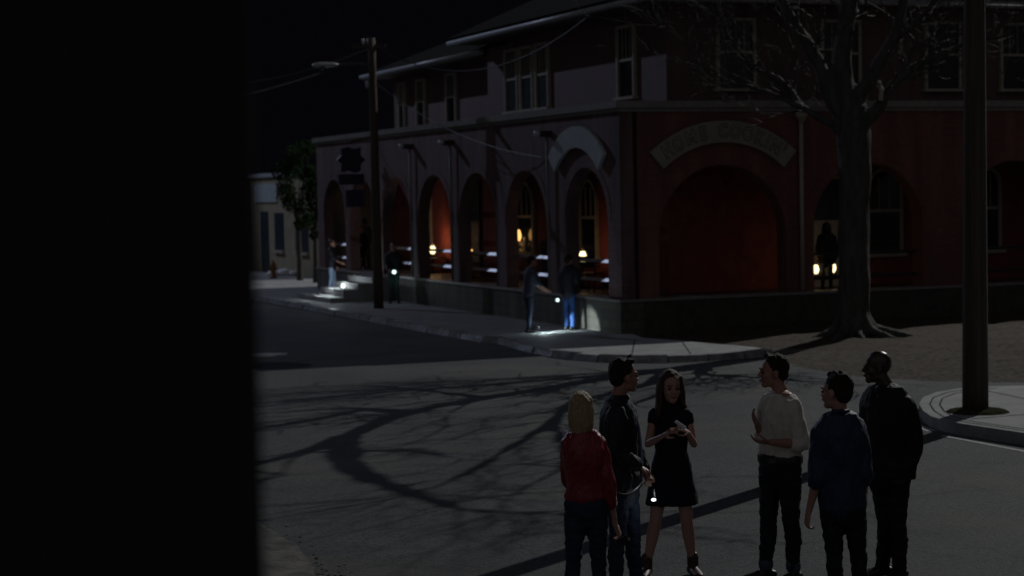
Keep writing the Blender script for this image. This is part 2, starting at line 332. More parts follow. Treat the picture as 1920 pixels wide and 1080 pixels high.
# arch rings (voussoirs)
def ring(mb, fn, a, b, t=.26, pr=.012, top=TOP):
    r = (b-a)/2; c = (a+b)/2; spr = top-r; n = 22
    for i in range(n):
        q = []
        for j in (i, i+1):
            an = PI*j/n
            if j == i: an += .004
            for rr in (r+.012, r+t): q.append((c-rr*math.cos(an), spr+rr*math.sin(an)))
        q = [q[0], q[1], q[3], q[2]]
        f = [fn(s, -pr, z) for s, z in q]; k = [fn(s, .01, z) for s, z in q]
        n0 = len(mb.v); mb.v += f+k; mb.f += [(n0, n0+1, n0+2, n0+3)] + [(n0+i_, n0+(i_+1) % 4, n0+4+(i_+1) % 4, n0+4+i_) for i_ in range(4)]
for i, (x, y) in enumerate(AR[:3]): m_ = MB(); ring(m_, fr, x, y); m_.build('arch_ring', M['brick'], B)
for i, (x, y) in enumerate(AL): m_ = MB(); ring(m_, fl, x, y, .2); m_.build('arch_ring', bpy.data.materials['weathered_brick'], B)
# base walls, porch floor
MB().box((-.07, -.07, -.1), (.47, 17.2, .79)).box((-.07, 19.4, -.1), (.47, 23.45, .79)).build('base_wall', M['stone'], B)
MB().box((.475, -.07, -.1), (21, .47, .79)).build('base_wall', mat('dark_base', (.055, .05, .04), .9, .3, 4, .3, 20), B)
MB().box((-.10, -.10, .795), (.5, 23.5, .85)).box((.505, -.10, .795), (21, .5, .85)).build('wall_cap', M['ledge'], B)
MB().box((.505, .505, .5), (21, 24, .80)).build('porch_floor', M['floorb'], B)
MB().box((-.12, -.12, 4.945), (3.5, 23.5, 5.09)).box((3.505, -.12, 4.945), (21, 3.0, 5.09)).build('ledge', M['ledge'], B)
MB().box((-.05, -.05, 4.86), (.0, 23.42, 4.94)).box((.005, -.05, 4.86), (21, .0, 4.94)).build('ledge_moulding', M['ledge'], B)
# inner ground-floor walls
MB().box((2.3, 2.3, .7), (2.6, 24, 4.94)).box((2.605, 2.3, .7), (21, 2.6, 4.94)).build('inner_wall', M['brick_dark'], B)
# corner room pier (closes the big corner arch, dark inside)
MB().box((.6, 5.3, .8), (.8, 5.9, 2.0)).build('porch_bench', M['darkwood'], B)
# upper storey
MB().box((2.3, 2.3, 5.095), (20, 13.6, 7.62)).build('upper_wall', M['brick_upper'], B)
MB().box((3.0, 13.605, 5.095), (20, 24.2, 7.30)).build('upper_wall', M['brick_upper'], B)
# roofs
def hip(mb, x0, y0, x1, y1, z, slope):
    h = min(x1-x0, y1-y0)/2; zz = z+h*slope
    if x1-x0 > y1-y0: r1, r2 = (x0+h, (y0+y1)/2, zz), (x1-h, (y0+y1)/2, zz)
    else: r1, r2 = ((x0+x1)/2, y0+h, zz), ((x0+x1)/2, y1-h, zz)
    a, b, c, d = (x0, y0, z), (x1, y0, z), (x1, y1, z), (x0, y1, z)
    if x1-x0 > y1-y0: mb.quad(a, b, r2, r1); mb.quad(b, c, r2); mb.quad(c, d, r1, r2); mb.quad(d, a, r1)
    else: mb.quad(a, b, r1); mb.quad(b, c, r2, r1); mb.quad(c, d, r2); mb.quad(d, a, r1, r2)
m_ = MB(); hip(m_, 1.30, 1.30, 20.6, 14.4, 7.585, .5); rf = m_.build('roof', M['roof'], B, recalc=False)
m_ = MB(); hip(m_, 2.15, 12, 18, 25.0, 7.285, .42); m_.build('roof', M['roof'], B, recalc=False)
MB().box((1.5, 1.5, 7.42), (2.295, 14.2, 7.46)).box((2.3, 1.5, 7.42), (20.4, 2.295, 7.46)).build('soffit', M['soffit'], B)
MB().box((2.2, 14.25, 7.14), (2.995, 24.95, 7.18)).build('soffit', M['soffit'], B)
MB().box((1.45, 1.45, 7.40), (1.495, 14.25, 7.57)).box((1.50, 1.45, 7.40), (20.4, 1.495, 7.57)).build('fascia', M['fascia'], B)
MB().box((2.15, 13.62, 7.12), (2.195, 25.0, 7.27)).build('fascia', M['fascia'], B)
MB().tube([(1.38, 1.38, 7.47), (1.38, 14.3, 7.47)], .065, 8).build('gutter', M['fascia'], B, True)
MB().tube([(1.46, 1.38, 7.43), (20.4, 1.38, 7.43)], .05, 8).build('gutter', M['ledge'], B, True)
MB().tube([(2.09, 13.62, 7.21), (2.09, 25.05, 7.21)], .055, 8).build('gutter', M['fascia'], B, True)
# upper windows
def sash(fn, d0, s0, s1, z0, z1, parent=B, bars=4, glass='glass', frame='cream'):
    fw = .07; f = MB(); lo = lambda a, b: (min(a, b), max(a, b))
    def bx(mb, sa, sb, da, db, za, zb):
        p, q = fn(sa, da, za), fn(sb, db, zb); mb.box(tuple(min(x, y) for x, y in zip(p, q)), tuple(max(x, y) for x, y in zip(p, q)))
    bx(f, s0, s0+fw, d0-.09, d0, z0, z1); bx(f, s1-fw, s1, d0-.09, d0, z0, z1); bx(f, s0+fw, s1-fw, d0-.088, d0, z1-fw, z1)
    zm = (z0+z1)/2+.02; bx(f, s0+fw, s1-fw, d0-.055, d0, zm-.03, zm+.03)
    for k in range(1, bars):
        s = s0+fw+(s1-s0-2*fw)*k/bars; bx(f, s-.009, s+.009, d0-.05, d0-.002, zm+.03, z1-fw)
    o = f.build('window', M[frame], parent)
    g_ = MB(); bx(g_, s0+fw, s1-fw, d0-.03, d0-.004, z0+.03, z1-fw); g_.build('pane', M[glass], o)
    s_ = MB(); bx(s_, s0-.06, s1+.06, d0-.15, d0+.01, z0-.07, z0-.002); s_.build('sill', M['cream'], o)
    return o
for x0_, x1_ in [(3.57, 4.6), (6.35, 7.45), (9.25, 10.3), (11.45, 12.5), (14.2, 15.2)]: sash(fr, 2.298, x0_, x1_, 5.50, 7.13)
for x0_, x1_ in [(11.2, 12.15), (10.12, 11.02), (9.04, 9.94), (3.85, 4.82)]: sash(fl, 2.298, x0_, x1_, 5.42, 7.12, glass='glass2' if x0_ > 5 else 'glass')
for x0_, x1_ in [(22.95, 23.6), (20.9, 21.75), (18.0, 18.9)]: sash(fl, 2.998, x0_, x1_, 5.40, 6.92)
# arched ground-floor windows behind the porch
def archwin(fn, d0, s0, s1, z0, zt, glass='glass', frame='cream'):
    r = (s1-s0)/2; c = (s0+s1)/2; spr = zt-r; fw = .085; f = MB(); n = 16
    def bx(mb, sa, sb, da, db, za, zb):
        p, q = fn(sa, da, za), fn(sb, db, zb); mb.box(tuple(min(x, y) for x, y in zip(p, q)), tuple(max(x, y) for x, y in zip(p, q)))
    bx(f, s0, s0+fw, d0-.08, d0, z0, spr); bx(f, s1-fw, s1, d0-.08, d0, z0, spr)
    for i in range(n):
        a0, a1 = PI*i/n, PI*(i+1)/n
        o_ = [(c-rr*math.cos(a), spr+rr*math.sin(a)) for a, rr in ((a0, r), (a1, r), (a1, r-fw), (a0, r-fw))]
        for d in (d0-.08,): f.quad(*[fn(s, d, z) for s, z in o_])
        f.quad(fn(*o_[2][:1], d0-.08, o_[2][1]), fn(o_[3][0], d0-.08, o_[3][1]), fn(o_[3][0], d0, o_[3][1]), fn(o_[2][0], d0, o_[2][1]))
        f.quad(fn(o_[0][0], d0-.08, o_[0][1]), fn(o_[1][0], d0-.08, o_[1][1]), fn(o_[1][0], d0, o_[1][1]), fn(o_[0][0], d0, o_[0][1]))
    zm = z0+(zt-z0)*.5; bx(f, s0+fw, s1-fw, d0-.06, d0, zm-.04, zm+.04)
    for k in (1, 2): s = s0+fw+(s1-s0-2*fw)*k/3; bx(f, s-.012, s+.012, d0-.055, d0-.002, zm+.04, spr+r*.6)
    o = f.build('window', M[frame], B)
    g_ = MB(); g_.quad(*[fn(s, d0-.03, z) for s, z in [(s0+fw/2, z0), (s1-fw/2, z0)] + [(c+(r-fw/2)*math.cos(PI*i/n), spr+(r-fw/2)*math.sin(PI*i/n)) for i in range(n+1)]])
    g_.build('pane', M[glass], o)
    s_ = MB(); bx(s_, s0-.08, s1+.08, d0-.14, d0+.01, z0-.09, z0-.002); s_.build('sill', M['cream'], o)
for x0_, x1_ in [(6.15, 7.25), (10.3, 11.6), (18.6, 19.6)]: archwin(fl, 2.298, x0_, x1_, 1.55, 3.5)
for x0_, x1_ in [(7.55, 8.58), (9.0, 10.0), (10.6, 11.45), (13.2, 14.2)]: archwin(fr, 2.298, x0_, x1_, 1.55, 3.6)
# doors
def door(fn, s0, s1, d0, z1, m, glassy=True):
    def bx(mb, sa, sb, da, db, za, zb):
        p, q = fn(sa, da, za), fn(sb, db, zb); mb.box(tuple(min(x, y) for x, y in zip(p, q)), tuple(max(x, y) for x, y in zip(p, q)))
    f = MB(); bx(f, s0, s0+.1, d0-.1, d0, .8, z1); bx(f, s1-.1, s1, d0-.1, d0, .8, z1); bx(f, s0+.1, s1-.1, d0-.098, d0, z1-.1, z1); bx(f, s0+.1, s1-.1, d0-.09, d0, 2.3, 2.38)
    o = f.build('door_frame', m, B)
    l = MB(); bx(l, s0+.1, s1-.1, d0-.04, d0-.004, .8, 2.3); l.build('door', M['cream'] if glassy else M['darkwood'], o)
    t_ = MB(); bx(t_, s0+.1, s1-.1, d0-.035, d0-.004, 2.38, z1-.1); t_.build('transom_pane', M['glass2'], o)
    h = MB(); bx(h, s0+.17, s0+.2, d0-.1, d0-.041, 1.75, 1.9); h.build('handle', M['greymetal'], o)
door(fr, 5.9, 7.3, 2.298, 3.45, M['cream'])
door(fl, 14.3, 15.5, 2.298, 3.5, M['darkwood'], False)
door(fl, 23.4, 24.0, 2.298, 3.2, M['cream'])
# return wall at the back end of the porch (cream panel lit in the sixth arch)
MB().box((.45, 23.6, .8), (2.29, 23.8, 4.9)).build('end_wall', mat('end_wall_paint', (.30, .29, .24), .7, .15, 3), B)
# the pale partition with transom right of the corner arch
# railings: two galvanised rails per left arch, faces tilted to mirror the floodlight
for i, (x, y) in enumerate(AL):
    if i == 5: continue
    r_ = MB(); 
    for z in (1.20, 1.62): r_.quad((.355, x-.3, z-.034), (.355, y+.3, z-.034), (.40, y+.3, z+.034), (.40, x-.3, z+.034)).quad((.357, x-.3, z-.035), (.42, x-.3, z-.035), (.42, y+.3, z-.035), (.357, y+.3, z-.035)).quad((.402, x-.3, z+.035), (.402, y+.3, z+.035), (.42, y+.3, z+.035), (.42, x-.3, z+.035)).quad((.422, x-.3, z-.034), (.422, x-.3, z+.034), (.422, y+.3, z+.034), (.422, y+.3, z-.034))
    r_.build('railing', M['railm'], B)
for i, (x, y) in enumerate(AR[1:4]):
    r_ = MB()
    for z in (1.14, 1.66): r_.tube([(x, .3, z), (y, .3, z)], .035, 8)
    r_.build('railing', M['blackmetal'], B)
# downpipes with heads
for s in (3.72, 10.28, 13.58):
    MB().tube([(-.10, s, .9), (-.10, s, 4.5)], .036, 8).build('downpipe', mat('old_pipe', (.14, .13, .13), .6, .2), B, True)
    MB().box((-.30, s-.07, 4.46), (-.005, s+.07, 4.60)).build('pipe_bracket', M['darkwood'], B)
    MB().lathe((-.34, s, 4.44), [(.02, 0), (.075, .03), (.095, .09), (.075, .15), (.02, .18)], 12).build('round_lamp', M['fascia'], B, True)
MB().tube([(4.40, -.09, .9), (4.40, -.09, 4.7)], .05, 8).build('downpipe', M['cream'], B, True)
MB().lathe((4.40, -.12, 4.62), [(.05, 0), (.10, .08), (.14, .13), (.14, .22)], 8).build('rainwater_head', M['cream'], B)
# steps up to the sixth arch
for k, (u0, u1, z) in enumerate([(-.62, -.075, .795), (-1.05, -.625, .63), (-1.5, -1.055, .46)]):
    MB().box((u0, 15.7, .0), (u1, 18.1, z)).build('step', M['concrete'], B)
MB().box((-1.95, 15.55, .1), (-1.505, 19.1, .25)).box((-1.50, 18.105, .1), (-.1, 19.1, .249)).build('step_slab', M['concrete'], B)

# signs: curved boards over the two corner arches
def curved_board(mb, fn, c, zc, r0, r1, ang, d0, d1):
    n = 30
    for i in range(n):
        a0, a1 = -ang+2*ang*i/n, -ang+2*ang*(i+1)/n
        q = [(c+rr*math.sin(a), zc+rr*math.cos(a)) for a, rr in ((a0, r0), (a1, r0), (a1, r1), (a0, r1))]
        for d in (d0, d1): mb.quad(*[fn(s, d, z) for s, z in q])
        for j, k in ((0, 1), (2, 3)): mb.quad(fn(q[j][0], d0, q[j][1]), fn(q[k][0], d0, q[k][1]), fn(q[k][0], d1, q[k][1]), fn(q[j][0], d1, q[j][1]))
    for a in (-ang, ang):
        s0, z0, s1, z1 = c+r0*math.sin(a), zc+r0*math.cos(a), c+r1*math.sin(a), zc+r1*math.cos(a)
        mb.quad(fn(s0, d0, z0), fn(s1, d0, z1), fn(s1, d1, z1), fn(s0, d1, z0))
SG = empty('arched_sign', (*W(2.47, -.06), 4.2), TH, 'curved cream board reading HOME COOKIN\' above the big corner arch', 'sign')
ZC = 1.96; R0, R1 = 2.23, 2.70; ANG = math.radians(41.5)
m_ = MB(); curved_board(m_, lambda s, d, z: (s, d, z-4.2), 0, ZC, R0, R1, ANG, -.06, .02); m_.build('board', M['signboard'], SG)
def glyph(ch, size, off):
    cu = bpy.data.curves.new('g', 'FONT'); cu.body = ch; cu.size = size; cu.extrude = .004; cu.offset = off; cu.align_x = 'CENTER'; cu.align_y = 'CENTER'
    ob = bpy.data.objects.new('g', cu); S.collection.objects.link(ob); dg = bpy.context.evaluated_depsgraph_get()
    me = bpy.data.meshes.new_from_object(ob.evaluated_get(dg)); bpy.data.objects.remove(ob); return me
TXT = "HOME COOKIN'"; wd = {'H': 1, 'O': 1.08, 'M': 1.2, 'E': .92, ' ': .75, 'C': 1.02, 'K': 1, 'I': .5, 'N': 1.05, "'": .45}
tot = sum(wd[c_] for c_ in TXT); span = ANG*2*.90; cur = -span/2; rm = (R0+R1)/2
for ch in TXT:
    a = cur + span*wd[ch]/tot/2; cur += span*wd[ch]/tot
    if ch == ' ': continue
    for nm, off, dep, mm in (('letter_outline', .022, -.064, M['signdark']), ('letter', .002, -.070, M['signboard'])):
        me = glyph(ch, .40 if ch != "'" else .40, off)
        X = Matrix.Translation((rm*math.sin(a), dep, ZC-4.2+rm*math.cos(a)-.0)) @ Matrix.Rotation(a, 4, 'Y') @ Matrix.Rotation(PI/2, 4, 'X') @ Matrix.Diagonal((.82, 1, 1, 1))
        me.transform(X); link(nm, me, mm, SG)
SG2 = empty('arched_sign', (*W(-.06, 2.1), 4.2), TH, 'blank pale curved board over the first left-hand arch beside the corner', 'sign')
m_ = MB(); curved_board(m_, lambda s, d, z: (d, s, z-4.2), 0, 2.5, 1.66, 2.14, math.radians(46), -.06, .02); m_.build('board', M['signboard2'], SG2)

# lanterns (things of their own)
def lantern(loc, label, m='flame', sc=1., power=6, col=(1, .5, .18), group='lit oil lanterns on the porch'):
    t = empty('oil_lantern', loc, 0, label, 'lantern', group)
    MB().lathe((0, 0, 0), [(.07*sc, 0), (.08*sc, .02*sc), (.075*sc, .07*sc), (.035*sc, .09*sc)], 12).build('base', M['blackmetal'], t)
    MB().lathe((0, 0, .09*sc), [(.04*sc, 0), (.068*sc, .05*sc), (.066*sc, .11*sc), (.04*sc, .18*sc)], 12).build('globe', M[m], t, True)
    MB().lathe((0, 0, .272*sc), [(.045*sc, 0), (.05*sc, .02*sc), (.02*sc, .05*sc)], 12).build('cap', M['blackmetal'], t)
    MB().tube([(-.075*sc, 0, .06*sc), (-.085*sc, 0, .2*sc), (-.06*sc, 0, .33*sc), (0, 0, .38*sc), (.06*sc, 0, .33*sc), (.085*sc, 0, .2*sc), (.075*sc, 0, .06*sc)], .005, 6).build('handle', M['blackmetal'], t)
    d = bpy.data.lights.new('lantern_flame', 'POINT'); d.energy = power; d.color = col; d.shadow_soft_size = .07
    o = bpy.data.objects.new('lantern_flame', d); S.collection.objects.link(o); o.parent = t; o.location = (0, 0, .45*sc)
    return t
def table(u, v, z, rad, label, glob=True):
    x, y = W(u, v); t = empty('round_table', (x, y, .8), 0, label, 'table', 'small porch tables carrying lanterns')
    h = z-.8
    MB().lathe((0, 0, h-.03), [(rad, 0), (rad, .03)], 18).build('table_top', M['darkwood'], t)
    MB().lathe((0, 0, 0), [(.18, 0), (.16, .03), (.03, .06), (.03, h-.032)], 10).build('pedestal', M['blackmetal'], t)
def chair(u, v, rz, label, back=.5):
    x, y = W(u, v); t = empty('porch_chair', (x, y, .8), rz, label, 'chair', 'dark chairs on the porch')
    MB().box((-.22, -.22, .42), (.22, .22, .46)).build('seat', M['darkwood'], t)
    MB().box((-.22, .2, .62), (.22, .225, .7)).box((-.22, .22, .78), (.22, .245, .86)).build('backrest', M['darkwood'], t)
    for i in (-1, 1):
        MB().tube([(i*.2, -.2, 0), (i*.2, -.2, .42)], .018, 6).build('leg', M['darkwood'], t)
        MB().tube([(i*.2, .24, 0), (i*.2, .2, .45), (i*.2, .25, .9)], .018, 6).build('leg', M['darkwood'], t)
spots = [  # u, v, lamp z, label
    (1.62, 5.66, 1.36, 'bright lantern on the dark table inside the first left arch', 'flame', 1.3, 1.6),
    (1.85, 17.35, 1.26, 'lantern beside the orange glow in the fourth left arch', 'flame', 1.3, 6),
    (1.5, 13.1, 1.45, 'faint lantern low in the third left arch', 'flame2', .6, .2)]
for u, v, z, lab, mm, sc, pw in spots:
    table(u, v, z, .42, 'dark table under the ' + lab.replace(' on the dark table', ''))
    lantern((*W(u, v), z), lab, mm, sc, pw)
# lamp on a wall bracket in the second arch
br = empty('bracket_lamp', (*W(2.25, 10.95), 1.84), TH, 'amber lamp on a wall bracket seen through the second left arch', 'lamp')
MB().box((-.28, -.02, .0), (.03, .02, .03)).box((-.02, -.06, -.25), (.03, .06, .12)).tube([(-.2, 0, -.05), (-.05, 0, -.22)], .02, 6).build('bracket', M['greymetal'], br)
MB().lathe((-.2, 0, .03), [(.07, 0), (.095, .08), (.10, .17), (.06, .30)], 14).build('globe', M['flame2'], br, True)
d = bpy.data.lights.new('bracket_flame', 'POINT'); d.energy = .5; d.color = (1, .5, .18); d.shadow_soft_size = .08
o = bpy.data.objects.new('bracket_flame', d); S.collection.objects.link(o); o.parent = br; o.location = (-.34, 0, .2)
# two lanterns on a bench in the second front arch
bx_ = empty('porch_bench', (*W(5.42, .85), .8), TH, 'low dark bench holding two lanterns behind the second front arch', 'bench')
MB().box((-.45, -.16, .26), (.75, .16, .30)).build('seat', M['darkwood'], bx_)
for i in (-.38, .68): MB().box((i-.03, -.13, 0), (i+.03, .13, .258)).build('leg', M['darkwood'], bx_)
lantern((*W(5.30, .85), 1.10), 'left one of two lanterns on the low bench in the second front arch', 'flame', 1.1, .55)
lantern((*W(5.74, .85), 1.10), 'right one of two lanterns on the low bench in the second front arch', 'flame', 1.25, .7)
# lantern glow inside the corner room (orange on the right reveal)
lantern((*W(3.5, 4.0), .8), 'lantern on the floor deep inside the corner porch', 'flame2', .6, 0.0) if False else None
chair(1.1, 4.0, TH+2.2, 'slatted chair beside the lantern table in the first left arch')
chair(1.3, 12.2, TH+1.2, 'dark chair beside the faint lantern in the third left arch')

# ================================================================== far low building
T2 = empty('low_tan_building', (*W(2.2, 31.0), 0), TH, 'low tan plastered building with flat roof at the far left', 'building')
MB().box((0, 0, 0), (10, 10.5, 4.0)).build('wall', M['adobe'], T2)
MB().box((-.12, -.12, 4.0), (10.1, 10.6, 4.16)).build('parapet', M['fascia'], T2)
MB().box((-.06, 5.9, 2.98), (-.005, 9.6, 3.72)).build('fascia_board', M['signboard2'], T2)
MB().box((-.03, 7.45, .12), (-.004, 8.7, 2.6)).build('door', M['glass2'], T2)
for y0_, y1_ in ((5.05, 6.4), (1.5, 2.5), (2.95, 3.25)):
    o = MB().box((-.03, y0_, 1.05), (-.004, y1_, 2.55)).build('window', M['glass2'], T2); MB().box((-.12, y0_-.05, .95), (-.002, y1_+.05, 1.05)).build('sill', M['cream'], o)
hy = empty('fire_hydrant', (-9.0, 70.4, .12), 0, 'rusty orange fire hydrant on the far left pavement', 'hydrant')
MB().lathe((0, 0, 0), [(.2, 0), (.2, .06), (.13, .09), (.13, .5), (.17, .52), (.17, .57), (.12, .68), (.04, .76), (.04, .82)], 12).build('barrel', M['hydrant'], hy, True)
MB().tube([(-.22, 0, .42), (.22, 0, .42)], .06, 8).build('outlet', M['hydrant'], hy)
MB().tube([(0, 0, .42), (0, -.2, .42)], .075, 8).build('outlet', M['hydrant'], hy)
m_ = MB()
for dx, dy, r in ((-.5, 0, .28), (-.1, .1, .34), (.25, 0, .25)): m_.lathe((dx, dy, 0), [(r, 0), (r*1.1, r*.35), (r*.7, r*.7), (r*.2, r*.8)], 10)
hy.scale = (.72, .72, .85)
tag(m_.build('plastic_sack', M['whitec'], None, True), 'pale crumpled sacks on the ground against the tan building', 'sack').location = (-8.75, 72.6, .12)
m_ = MB().lathe((0, 0, 0), [(.10, 0), (.10, .75), (.05, .8)], 8); tag(m_.build('white_post', M['whitec']), 'short white post beside the pale sacks', 'post').location = (-8.35, 72.9, .12)

def leafy_tree(name, loc, h, r, z0, nl, label, seed, lean=0):
    rr = random.Random(seed); t = empty(name, loc, 0, label, 'tree', 'small trees by the tan building')
    tr = MB(); top = Vector((lean, 0, z0+.5))
    tr.tube([(0, 0, 0), (lean*.4, 0, z0*.6), top], [.13, .09, .07], 7)
    for k in range(8):
        a = rr.uniform(0, 2*PI); e = Vector((math.cos(a)*r*.7, math.sin(a)*r*.7, z0+rr.uniform(.6, h-z0)))
        tr.tube([top*.9, top.lerp(e, .5)+Vector((0, 0, .3)), e], [.05, .03, .012], 5)
    tr.build('trunk', M['bark'], t)
    lf = MB(); cl = [(Vector((rr.gauss(0, .45)*r, rr.gauss(0, .45)*r, z0 + (h-z0)*rr.random())), rr.uniform(.35, .7)*r) for _ in range(16)]
    for k in range(nl):
        c_, cr_ = rr.choice(cl); d = Vector((rr.gauss(0, 1), rr.gauss(0, 1), rr.gauss(0, 1))).normalized()*cr_*rr.random()**.4*.9; p = c_+d
        u = Vector((rr.gauss(0, 1), rr.gauss(0, 1), rr.gauss(0, 1))).normalized(); v = u.orthogonal().normalized(); s = rr.uniform(.05, .10)
        lf.quad(p-u*s, p+v*s*.5, p+u*s, p-v*s*.5)
    lf.build('crown', M['leaf'], t, recalc=False)
leafy_tree('leafy_tree', (-7.75, 68.3, .12), 5.15, .66, 1.6, 3300, 'leafy green street tree left of the arcade end, by the tan building', 3)
leafy_tree('leafy_tree', (-6.95, 66.3, .12), 4.6, .55, 1.5, 1800, 'narrow dark leafy tree squeezed against the arcade end', 9)
leafy_tree('leafy_tree', (*W(6.5, 33), 0), 7.0, 1.1, 3, 1200, 'tree top showing just above the arcade roof at its far end', 12) if False else None

# ================================================================== utility poles, lamp, wires
def pole(loc, h, r0, r1, label, lean=0):
    t = empty('utility_pole', loc, 0, label, 'pole', 'wooden utility poles')
    n = 10; MB().tube([(lean*k/n, 0, h*k/n) for k in range(n+1)], [r0+(r1-r0)*k/n for k in range(n+1)], 14).build('shaft', M['polewood'], t, True)
    return t
p1 = pole((-3.63, 50.6, .12), 7.3, .135, .10, 'slim wooden utility pole with a lamp arm on the left sidewalk', -.02)
MB().box((-.55, -.05, 7.05), (.35, .05, 7.13)).build('crossarm', M['darkwood'], p1)
for x in (-.25, .0, -.12): MB().lathe((x, 0, 7.13), [(.02, 0), (.035, .05), (.035, .12), (.015, .16)], 8).build('insulator', M['greymetal'], p1)
MB().lathe((-.16, -.02, 5.95), [(.03, 0), (.06, .05), (.06, .16), (.03, .22)], 8).build('insulator', M['greymetal'], p1)
MB().tube([(-.05, 0, 6.60), (-.5, 0, 6.62), (-.95, 0, 6.62)], .03, 8).tube([(-.05, 0, 6.35), (-.45, 0, 6.60)], .02, 6).build('lamp_arm', M['blackmetal'], p1)
lh = MB().lathe((0, 0, 0), [(.02, -.36), (.09, -.3), (.11, -.05), (.085, .25), (.04, .36)], 12)
o = lh.build('lamp_head', M['greymetal'], p1, True); o.rotation_euler = (0, PI/2, 0); o.scale = (.7, 1, 1); o.location = (-1.28, 0, 6.60)
MB().lathe((-1.36, 0, 6.47), [(.04, 0), (.09, .04), (.10, .09)], 12).build('lamp_shade', M['glass2'], p1, True)
p2 = pole((6.14, 24.75, .14), 11.5, .172, .10, 'thick wooden utility pole on the corner pavement at the right edge', .06)
m_ = MB(); m_.lathe((6.17, 24.75, .152), [(.42, 0), (.36, .03), (.2, .05)], 14); tag(m_.build('weeds', mat('dry_weeds', (.045, .045, .028), .95, .5, 25, 1.0, 40, spec=0)), 'weedy dirt ring round the foot of the thick pole', 'weeds', kind='stuff')
def wire(a, b, sag, label, r=.013, n=24):
    a, b = Vector(a), Vector(b); pts = []
    for i in range(n+1):
        t = i/n; p = a.lerp(b, t); p.z -= sag*4*t*(1-t); pts.append(tuple(p-a))
    o = MB().tube(pts, r, 5).build('overhead_wire', M['wire']); o.location = a; tag(o, label, 'wire', 'overhead wires'); return o
wire((-3.62, 50.6, 7.25), (*W(1.40, 4.5), 7.36), 1.0, 'wire dipping from the slim pole top to the roof edge')
wire((-4.9, 50.5, 6.55), (-12.5, 42, 5.2), .5, 'wire running left from the lamp head to the dark wall')
wire((-3.6, 50.6, 7.2), (-14, 60, 7.6), .9, 'faint wire leaving the slim pole top away to the far left')
wire((-3.55, 50.6, 6.2), (*W(-.05, 4.2), 4.0), .35, 'thin wire from the slim pole down to the arcade wall', .010)

# projecting blue sign cluster beside the slim pole
bs = empty('hanging_sign', (*W(-.72, 17.2), 4.25), TH, 'dark blue irregular projecting sign behind the slim pole', 'sign')
star = []
for k in range(14):
    a = PI*2*k/14; r = (.44, .32, .50, .34, .42, .46, .33)[k % 7]; star.append((r*math.cos(a), r*.95*math.sin(a)))
m_ = MB(); n0 = 0
m_.v = [(x, -.06, z) for x, z in star] + [(x, .06, z) for x, z in star]; k = len(star)
m_.f = [tuple(range(k)), tuple(reversed(range(k, 2*k)))] + [(i, (i+1) % k, k+(i+1) % k, k+i) for i in range(k)]
m_.build('panel', M['bluesign'], bs); MB().box((-.38, -.08, -.74), (.38, .08, -.42)).build('lower_panel', M['bluesign'], bs)
MB().tube([(.6, 0, .1), (.75, 0, .1)], .03, 6).tube([(0, 0, .55), (.72, 0, .68)], .02, 6).build('bracket', M['blackmetal'], bs)
bs2 = empty('hanging_sign', (*W(-.4, 17.9), 3.1), TH, 'small dark blue box sign hanging under the larger blue sign', 'sign')
MB().box((-.28, -.06, -.26), (.28, .06, .26)).build('panel', M['bluesign'], bs2)
MB().tube([(0, 0, .26), (0, 0, .42)], .015, 6).build('bracket', M['blackmetal'], bs2)

# ================================================================== the big bare tree
TB = Vector((6.88, 37.6, 0))
tree = empty('bare_tree', (TB.x, TB.y, .14), 0, 'huge bare winter tree with a thick trunk in front of the brick building', 'tree')
def loc_(pts): return [Vector(p)-TB-Vector((0, 0, .14)) for p in pts]
tk = MB()
tk.tube(loc_([(6.86, 37.6, .0), (6.87, 37.6, .25), (6.89, 37.6, .6), (6.91, 37.6, 2.1), (6.93, 37.6, 3.38), (6.92, 37.6, 4.2), (6.92, 37.6, 4.8)]), [.44, .37, .33, .31, .31, .35, .28], 22)
for a, L_, r in ((-.15, 1.15, .15), (-.75, .9, .13), (-2.2, .8, .13), (-3.0, .7, .14), (1.0, .7, .12), (2.3, .7, .12), (-1.5, .6, .11)):
    dr = Vector((math.cos(a), math.sin(a), 0))
    tk.tube([Vector((0, 0, .50))+dr*.22, Vector((0, 0, .16))+dr*.38, Vector((0, 0, .03))+dr*(.35+L_*.45), Vector((0, 0, -.06))+dr*(.3+L_)], [r*.8, r*.85, r*.65, r*.3], 9)
def finish_bark(o, amt=.03, sc=2.2):
    for v in o.data.vertices:
        p = v.co; n_ = noise.noise(Vector((p.x*sc*2, p.y*sc*2, p.z*sc*.5))); v.co += v.normal*n_*amt
JOBS = []
def remesh(o, vox, smooth=2, disp=0, dsc=8, stretch=(1, 1, 1), post=None):
    md = o.modifiers.new('r', 'REMESH'); md.mode = 'VOXEL'; md.voxel_size = vox
    if smooth: s = o.modifiers.new('s', 'SMOOTH'); s.factor = .6; s.iterations = smooth
    JOBS.append((o, disp, dsc, stretch, post)); return o
